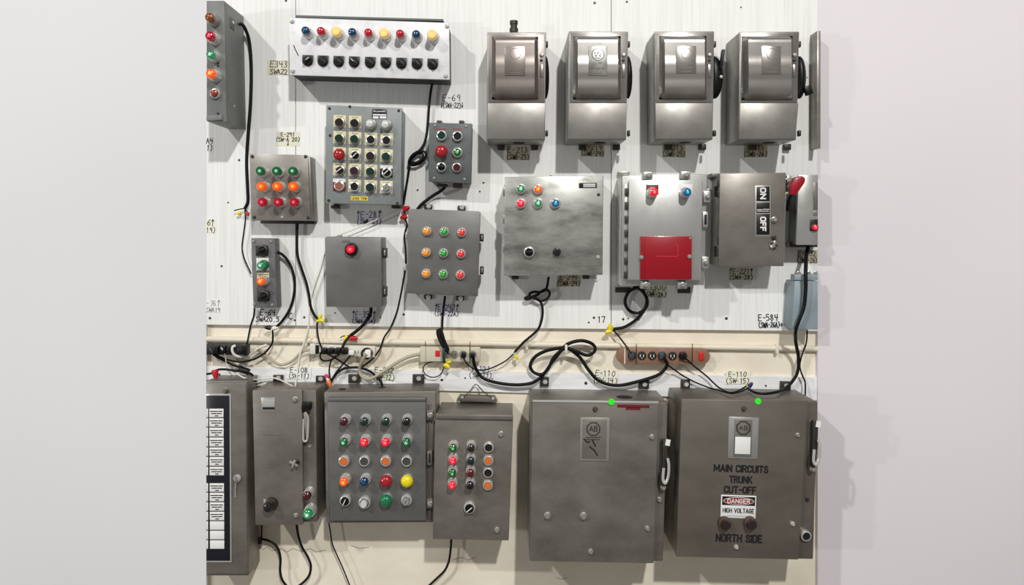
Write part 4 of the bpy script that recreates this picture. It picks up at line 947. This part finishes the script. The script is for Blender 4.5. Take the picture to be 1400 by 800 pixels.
c.nut(366, 448, 'nut_black', 175, sz=1.1); c.nut(377, 448.5, 'nut_white', 15, sz=1.0)
c = Cable('black cord from the nine-light box ending in yellow wire nuts', [(406.5, 306), (406, 330), (407, 350), (412.5, 368), (418.5, 386), (422.5, 404), (425, 420), (430, 431), (435.5, 436.5)], 3.8, d=.022)
c.wire([(435, 437), (433.5, 446), (434.5, 458), (437.5, 470, .03), (441.5, 479, .05)], 2.4); c.nut(438, 433, 'nut_yellow', 60, sz=.9); c.nut(440, 438.5, 'nut_yellow', -20, sz=.9); c.nut(435, 438.5, 'nut_yellow', 200, sz=.8)
Cable('thin black cord from the station foot into the black power strip', [(348, 421), (347, 432), (343, 444), (340.5, 456), (338, 468, .03), (334, 478, .06), (331, 481, .06)], 2.4, d=.018)
c = Cable('black cord curving from the plain grey box to red wire nuts', [(507.5, 420.5), (506.5, 428), (502, 437), (495, 446), (487, 453), (479, 459)], 4.6, d=.022)
c.wire([(479, 459), (473, 466, .03), (469, 473, .04), (467, 479, .05)], 3.6); c.nut(484.5, 462.5, 'nut_red', 0, sz=1.25); c.nut(472.5, 462, 'nut_yellow', 230, sz=.9); c.wire([(478, 459), (470, 459.5), (465, 462)], 1.5)
c = Cable('long thin black cord from the red wire nuts down to the white strip', [(553, 290), (554, 300), (556.5, 308), (553, 322), (554.5, 342), (555, 360), (552.5, 378), (548, 403), (542.5, 427), (534, 448), (525, 462, .025), (520, 476, .025), (510, 490), (495, 501), (480, 502.5), (470, 497), (459, 490, .04), (446, 483, .055)], 2.4, d=.02)
c.nut(556, 285, 'nut_red', 20, sz=1.3); c.nut(551.5, 297, 'nut_red', 200, sz=1.2); c.wire([(554, 288), (553, 294)], 1.6); obj('cord_clip', boxmesh(.010, .026, .012, .002), 'print_white', c.o, P(555, 365, .012) - c.org)
c = Cable('black cord from the long white panel tied in a loose knot', [(591, 113), (588.5, 128), (586.5, 148), (585, 170), (583, 186), (579, 198), (573, 206, .03), (565, 211, .035), (559.5, 219, .03), (560, 225, .025), (568, 225.5, .02), (577, 221, .025), (582.5, 213, .03), (580, 207.5, .03), (572, 208, .025), (565, 212.5, .02), (560, 219, .02), (561.5, 222, .03), (570, 222, .035), (578, 216, .03), (577.5, 210.5, .025), (571, 210, .02), (563, 217, .022), (560, 226, .025), (558, 240), (555, 258), (551.5, 280)], 3.4, d=.022)
Cable('black cord running from the slate button box to behind the grey hinged box', [(610, 253, .05), (604, 260, .04), (593, 267), (583, 274), (575, 281), (569, 289)], 4.4, d=.02)
c = Cable('black cord bundled in a hank above the cream power strip', [(608.5, 405, .03), (606.5, 420), (605, 436), (604.5, 447), (604, 456, .03), (606, 470, .04), (610, 478, .05), (612.5, 483, .055), (611, 479, .06), (606, 464, .055), (601, 453, .05), (598, 452, .045), (598.5, 459, .045), (603, 470, .05), (609, 479, .055), (613, 478, .06), (608, 466, .06), (604, 453, .055), (601, 450, .05), (600.5, 458, .055), (605, 470, .06), (609.5, 477, .06), (607, 482, .055)], 3.2, d=.025)
c.wire([(607, 476, .06), (606.5, 484, .06), (607, 492, .05), (608.5, 497, .03)], 4.2, 'cable_slate', label='slate blue cord end'); c.wire([(608, 496, .03), (602, 494.5), (590, 495), (581, 499), (578.5, 506), (583, 513), (592, 516), (601, 513), (606, 505), (608, 497, .03)], 1.6, d=.015)
c.nut(613.5, 495, 'nut_yellow', 15, d=.035, sz=1.0); c.nut(611.5, 500.5, 'nut_yellow', -35, d=.035, sz=1.2)
c = Cable('black cord knotted under the brushed stainless control box', [(750, 379, .04), (748.5, 389, .03), (746, 396, .035), (739, 399.5, .03), (730, 399), (724, 402), (726, 406, .02), (735, 403, .022), (743, 396.5, .022), (749, 397, .028), (751.5, 402, .03), (747.5, 409, .03), (739, 411.5, .028), (731, 408, .026), (723, 405.5, .028), (717.5, 408, .03), (722, 409.5, .03), (729, 406.5, .034), (735, 409, .034), (740.5, 416, .025), (741.8, 430), (737.5, 447), (729, 457), (716, 468), (704, 481)], 3.4, d=.022, n=5)
c.wire([(704, 481), (698, 488), (689, 495), (675, 502), (662, 506), (650, 505), (641, 500), (635, 492, .035), (633, 487, .05)], 1.9, d=.018); c.nut(706.5, 489, 'nut_yellow', -55, sz=.9); c.wire([(703, 483), (707, 486), (709, 484)], 1.2, 'cable_white'); c.wire([(703, 483), (698, 485), (696, 488)], 1.0, 'cable_white')
c = Cable('heavy black cord looped and tied between the cream and brown power strips', [(646.5, 487, .05), (649, 500, .035), (654, 510), (662, 518), (680, 523.5), (698, 526), (714, 526), (730, 522.5), (743, 512), (755, 495, .03), (767, 480, .04), (773, 476, .045), (765, 476, .04), (746, 480, .03), (731, 488.5), (725, 500), (729.5, 509), (741, 512, .03), (750, 503, .035), (757, 489, .04), (768, 478.5, .045), (777, 470, .045), (795, 465.8, .04), (810, 470.5, .03), (813.5, 479, .03), (804, 486, .03), (789, 481, .035), (777, 476.5, .04), (781, 479, .04), (793, 489), (804, 505), (815, 518), (829, 525), (847, 527), (871, 522), (897, 514), (908, 506), (912, 498, .03), (908, 490, .05)], 4.6, d=.022, n=5)
obj('cord_tie', boxmesh(.010, .034, .03, .004), 'cable_white', c.o, P(773.5, 476, .03) - c.org)
c = Cable('black cord coiled in a ring under the red-covered box', [(866, 392, .03), (876, 394.5, .03), (882, 403, .03), (885, 411, .03), (883, 421, .03), (872, 428, .025), (860, 424.5), (854.5, 413), (859, 400), (870, 393.8, .03), (878, 398, .038), (884, 408, .04), (882.5, 420, .038), (875, 431.5, .03), (866, 440), (853, 447.5), (839, 450)], 4.3, d=.022)
c.nut(834.5, 446, 'nut_yellow', 100, sz=1.1); c.nut(831.5, 453.5, 'nut_yellow', 195, sz=1.15); c.wire([(838, 450.5), (846, 460), (855, 472, .03), (863.5, 484, .045)], 2.2)
c = Cable('thick black cord hanging down in front of the blue-grey duct box', [(1105, 338, .04), (1102.5, 350, .06), (1101.5, 372, .115), (1101.5, 395, .118), (1099, 420, .118), (1092.5, 438, .118), (1088, 452, .108), (1088, 468, .06), (1091.5, 488, .03), (1090.5, 508), (1084.5, 520), (1075, 530, .03), (1062, 536, .11), (1045, 538.5, .135), (1033, 537, .12), (1024, 532, .05)], 5.6, d=.022, rend=3.4)
c.nut(1026.5, 526, 'nut_blue', 55, d=.03, sz=1.0); c.wire([(1023.5, 532, .04), (1021, 527, .03), (1018, 525, .02)], 1.2, 'nut_yellow')
Cable('thin black cord hanging beside the thick cord at right edge', [(1103.5, 452, .02), (1103, 464), (1101, 474), (1096, 487, .03), (1093.5, 500), (1096, 511), (1100.5, 522), (1101, 534, .03), (1100.5, 546, .10), (1100, 552, .14)], 2.2, d=.018)
Cable('thin black cord from the middle of the brown power strip', [(907, 491, .045), (913, 499, .03), (931, 512), (945, 520), (957, 525.5), (972, 531, .02), (985, 534.5, .08), (1000, 538, .13), (1014, 535, .10), (1023, 530, .04)], 2.2, d=.015)
Cable('thin black cord from the right end of the brown power strip', [(936, 490, .045), (942, 494, .035), (948, 500, .02), (965.7, 514), (975, 523), (984, 530.5, .04), (998, 537, .14), (1012, 533, .07), (1022, 527, .02)], 2.2, d=.015)
Cable('beige flat cord looping between the white and cream power strips', [(500.5, 484, .055), (495, 494, .04), (491.5, 505), (494.5, 514), (502.5, 518), (512, 515.5), (530, 504), (546, 494), (560, 487.5), (575, 484)], 4.6, 'cable_beige', d=.018)
Cable('beige cord swagging from the black strip to the white strip', [(352, 479), (358, 480), (363, 484.5), (370, 491.5), (379, 497.5), (389, 498.5), (401, 492.5), (409, 484.5), (416, 480), (425, 478)], 3.8, 'cable_beige', d=.012)
Cable('white cord curling under the large plug of the black strip', [(322, 472.5, .05), (318, 475, .055), (318, 481, .055), (322, 486, .05), (330, 488, .04), (339, 486.5), (346, 482), (354, 476), (365, 471.5)], 3.6, 'cable_white', d=.02)
c = Cable('thin white cord dropping from the plain grey box over its label to the starter', [(443.5, 348, .03), (438, 368), (430, 390), (425, 408), (423.2, 425), (422.5, 440), (420.5, 454), (415.5, 470), (410.5, 484), (408, 500), (406, 514, .03), (403.8, 528, .09)], 2.6, 'cable_white', d=.02)
Cable('thin white cord stretched from the grey box top to the red nuts', [(460, 322.5, .05), (478, 316), (497.5, 308), (520, 298), (544, 287)], 1.6, 'cable_white', d=.03)
Cable('thin white cord trailing over the annunciator cabinet to the starter', [(302, 475, .055), (306, 480, .05), (308.5, 488, .03), (309.5, 496), (313, 504), (321, 509, .03), (332, 516, .06), (345, 519, .04), (358, 518.5), (373, 517), (382, 519, .02), (391, 523.5, .06), (400, 528, .10)], 2.0, 'cable_white', d=.015)
c = Cable('black cord with an inline splice above the annunciator cabinet', [(291, 484, .05), (298, 489, .03), (308, 494), (319, 499.5), (329, 503), (338, 509, .03), (344, 512), (347.5, 517), (349.5, 521, .03)], 3.0, d=.015)
sp, og = tube('splice', [P(328, 504.5, .03), P(334, 506.5, .035), P(341, 509, .03)], .012, 10); kid('inline_splice', sp, 'black_plastic', c.o, og - c.org, label='black tape splice')
c = Cable('black cord with a red wire nut on the annunciator cabinet', [(282.5, 511.5), (287, 511), (292, 509.5), (297, 506), (305, 505), (315, 506), (328, 508)], 3.0, d=.04)
c.nut(294.5, 512, 'nut_red', -75, d=.05, sz=1.5)
Cable('thin black cord looping under the plugs of the white strip', [(438, 482, .045), (438, 489, .03), (442, 493), (449, 493), (456, 490.5), (464, 484, .045)], 2.2, d=.02)
c = Cable('black cord arching over the twenty-light panel from a bundle of coloured nuts', [(452.5, 523, .04), (456, 516), (462, 509), (471, 504), (483, 502.5), (495, 503.5), (507.5, 509), (516, 516.5), (520.5, 521.5, .03), (522.5, 527, .07)], 3.6, d=.018)
c.wire([(458, 487, .04), (453, 493), (450.5, 502), (450.5, 512), (452.5, 521, .03)], 2.2); c.wire([(480, 485, .04), (474, 492.5), (467, 500.5), (459, 510), (453, 521, .03)], 2.2)
c.nut(446.5, 514.5, 'nut_pink', 110, d=.03, sz=.9); c.nut(450.5, 525, 'nut_orange', -60, d=.07, sz=1.1); c.nut(448, 519, 'nut_white', 120, d=.04, sz=.7)
Cable('black cord bowing out below the starter box', [(405.5, 717), (408, 733), (413, 748), (421, 762), (425, 774), (422.5, 787), (414, 797), (404, 804)], 3.3, d=.02)
c = Cable('black cord snaking from the starter toward the bottom edge', [(357.5, 737), (366, 739), (374, 743), (380.5, 751), (383.5, 764), (383, 780), (386, 793), (394, 804)], 3.3, d=.018); c.wire([(358, 718), (357.5, 728), (357.5, 740)], 2.4)
obj('cord_clamp', boxmesh(.014, .026, .016, .004), 'black_plastic', c.o, P(356.5, 738, .012) - c.org)
Cable('thin black cord hanging from the twenty-light panel corner', [(449, 712), (451.5, 726), (454.5, 744), (462, 762), (470, 780), (479, 803)], 1.9, d=.015)
Cable('black cord hanging from the hooded box toward the floor', [(617, 738), (616, 752), (613.5, 768), (608, 780), (597, 791), (583, 804)], 3.0, d=.018)

# ================================================================== PAPER LABELS
paper([('E343', 1), ('SWA22', .8)], 366, 82.5, 398, 102.5, 'cream paper label reading E343 left of the white panel', 'paper_cream', ang=1.5)
paper([('E-291', .9), ('(SW-A 20)', .9), ('v', .7)], 377.5, 180.5, 410.5, 199.5, 'cream paper label with a down arrow above the nine-light box', 'paper_cream')
paper([('E-69', 1.15), ('v(SWA-22)v', .9)], 602.5, 128.5, 634, 148.5, 'white paper label reading E-69 below the long white panel', 'paper_white', ang=.5)
paper([('^E-28^', 1.1), ('(SWA-21)', .8)], 488, 287.5, 522, 307, 'label reading E-28 under the grey-blue button panel', 'paper_lilac')
paper([('E-64', 1), ('SWA20.5', .85)], 349, 422.5, 384, 440.5, 'white label reading E-64 under the narrow station', 'paper_white', ang=1, pen=.0034)
paper([('^E-350^', 1.1), ('(SWA-21a)', .8)], 481.5, 424.5, 514, 443, 'white label reading E-350 under the plain grey box', 'paper_lilac')
paper([('^E-242^', 1.1), ('(SWA-22a)', .8)], 594.5, 415, 627.5, 432.5, 'white label reading E-242 under the grey hinged box', 'paper_lilac', ang=1)
paper([('E-213', 1), ('(SWB-23)', .9)], 693, 200, 724, 219, 'shade-tinted label under the brownish safety switch, reading SWB-23', 'paper_shaded')
paper([('E-214', 1), ('(SWB-24)', .9)], 795, 196, 826, 214, 'shade-tinted label reading SWB-24 under the bright safety switch', 'paper_shaded', ang=2)
paper([('E-215', 1), ('(SWB-25)', 1)], 906, 197, 937, 215, 'shade-tinted label reading SWB-25 under the switch with raised lever', 'paper_shaded')
paper([('E-215', 1), ('(SWB-26)', 1)], 1017, 197.5, 1049, 215, 'shade-tinted label reading SWB-26 under the switch with lowered lever', 'paper_shaded')
paper([('E-244', 1), ('(SWA-24)', 1)], 761.5, 374.5, 794, 392, 'shade-tinted label reading SWA-24 under the stainless control box', 'paper_shaded', shape='oct')
paper([('E-300', 1.1), ('(SWA-2A)', .9)], 880, 387.5, 911.5, 407, 'label reading E-300 under the red-covered box', 'paper_cream', ang=1.5)
paper([('^E-221^', 1), ('(SWA-28)', .85)], 997, 366.5, 1030, 383, 'label reading E-221 under the ON OFF switch', 'paper_cream')
paper([('E-302', 1), ('(SWA-26)', 1)], 1089.5, 342, 1118, 360, 'label reading E-302 behind the thick cord at right', 'paper_shaded')
paper([('E-584 ', 1.15), ('(SWA-26A)>', .9)], 1037, 428.5, 1069.5, 448.5, 'white label reading E-584 with an arrow to the duct box', 'paper_white', ang=-1.5, pen=.0036)
paper([('E-110', 1), ('(SW-14)', 1)], 811, 505.5, 844.5, 525.5, 'pale yellow label reading E-110 SW-14 above the nameplate cabinet', 'paper_pale', d=-.006, shape='oct', ang=2)
paper([('E-110', 1), ('(SW-15)', 1)], 992.5, 507.5, 1025, 525, 'pale yellow label reading E-110 SW-15 above the danger cabinet', 'paper_pale', d=-.006)
paper([('E-108', 1), ('(SW-11)', .8)], 393, 501.5, 425.5, 517.5, 'white label reading E-108 behind the white cord', 'paper_white', d=-.006)
paper([('E-232', 1), ('(SW-12)', 1)], 510.5, 501.5, 540.5, 520.5, 'pale label reading SW-12 half hidden by the beige cord', 'paper_pale', d=-.006, shape='oct', ang=2)
paper([('I-121', 1), ('(SW-13)', .85)], 641, 499.5, 674, 517, 'white label reading 121 behind the heavy black cord', 'paper_white', d=-.006)
paper([('A4', 1), ('1)', 1)], 282.3, 187.5, 292, 207, 'white label scrap at left edge under the grey cabinet', 'paper_white', pen=.003)
paper([('6^', 1), ('19)', .8)], 282.3, 299.5, 295.5, 318.5, 'pale label scrap with an arrow at left edge, middle height', 'paper_pale')
paper([('-76^', 1), ('SWA19', .8)], 282.3, 410, 301.5, 427.5, 'white label reading 76 in faint pencil near left edge', 'paper_white', ink='pencil', pen=.0018)
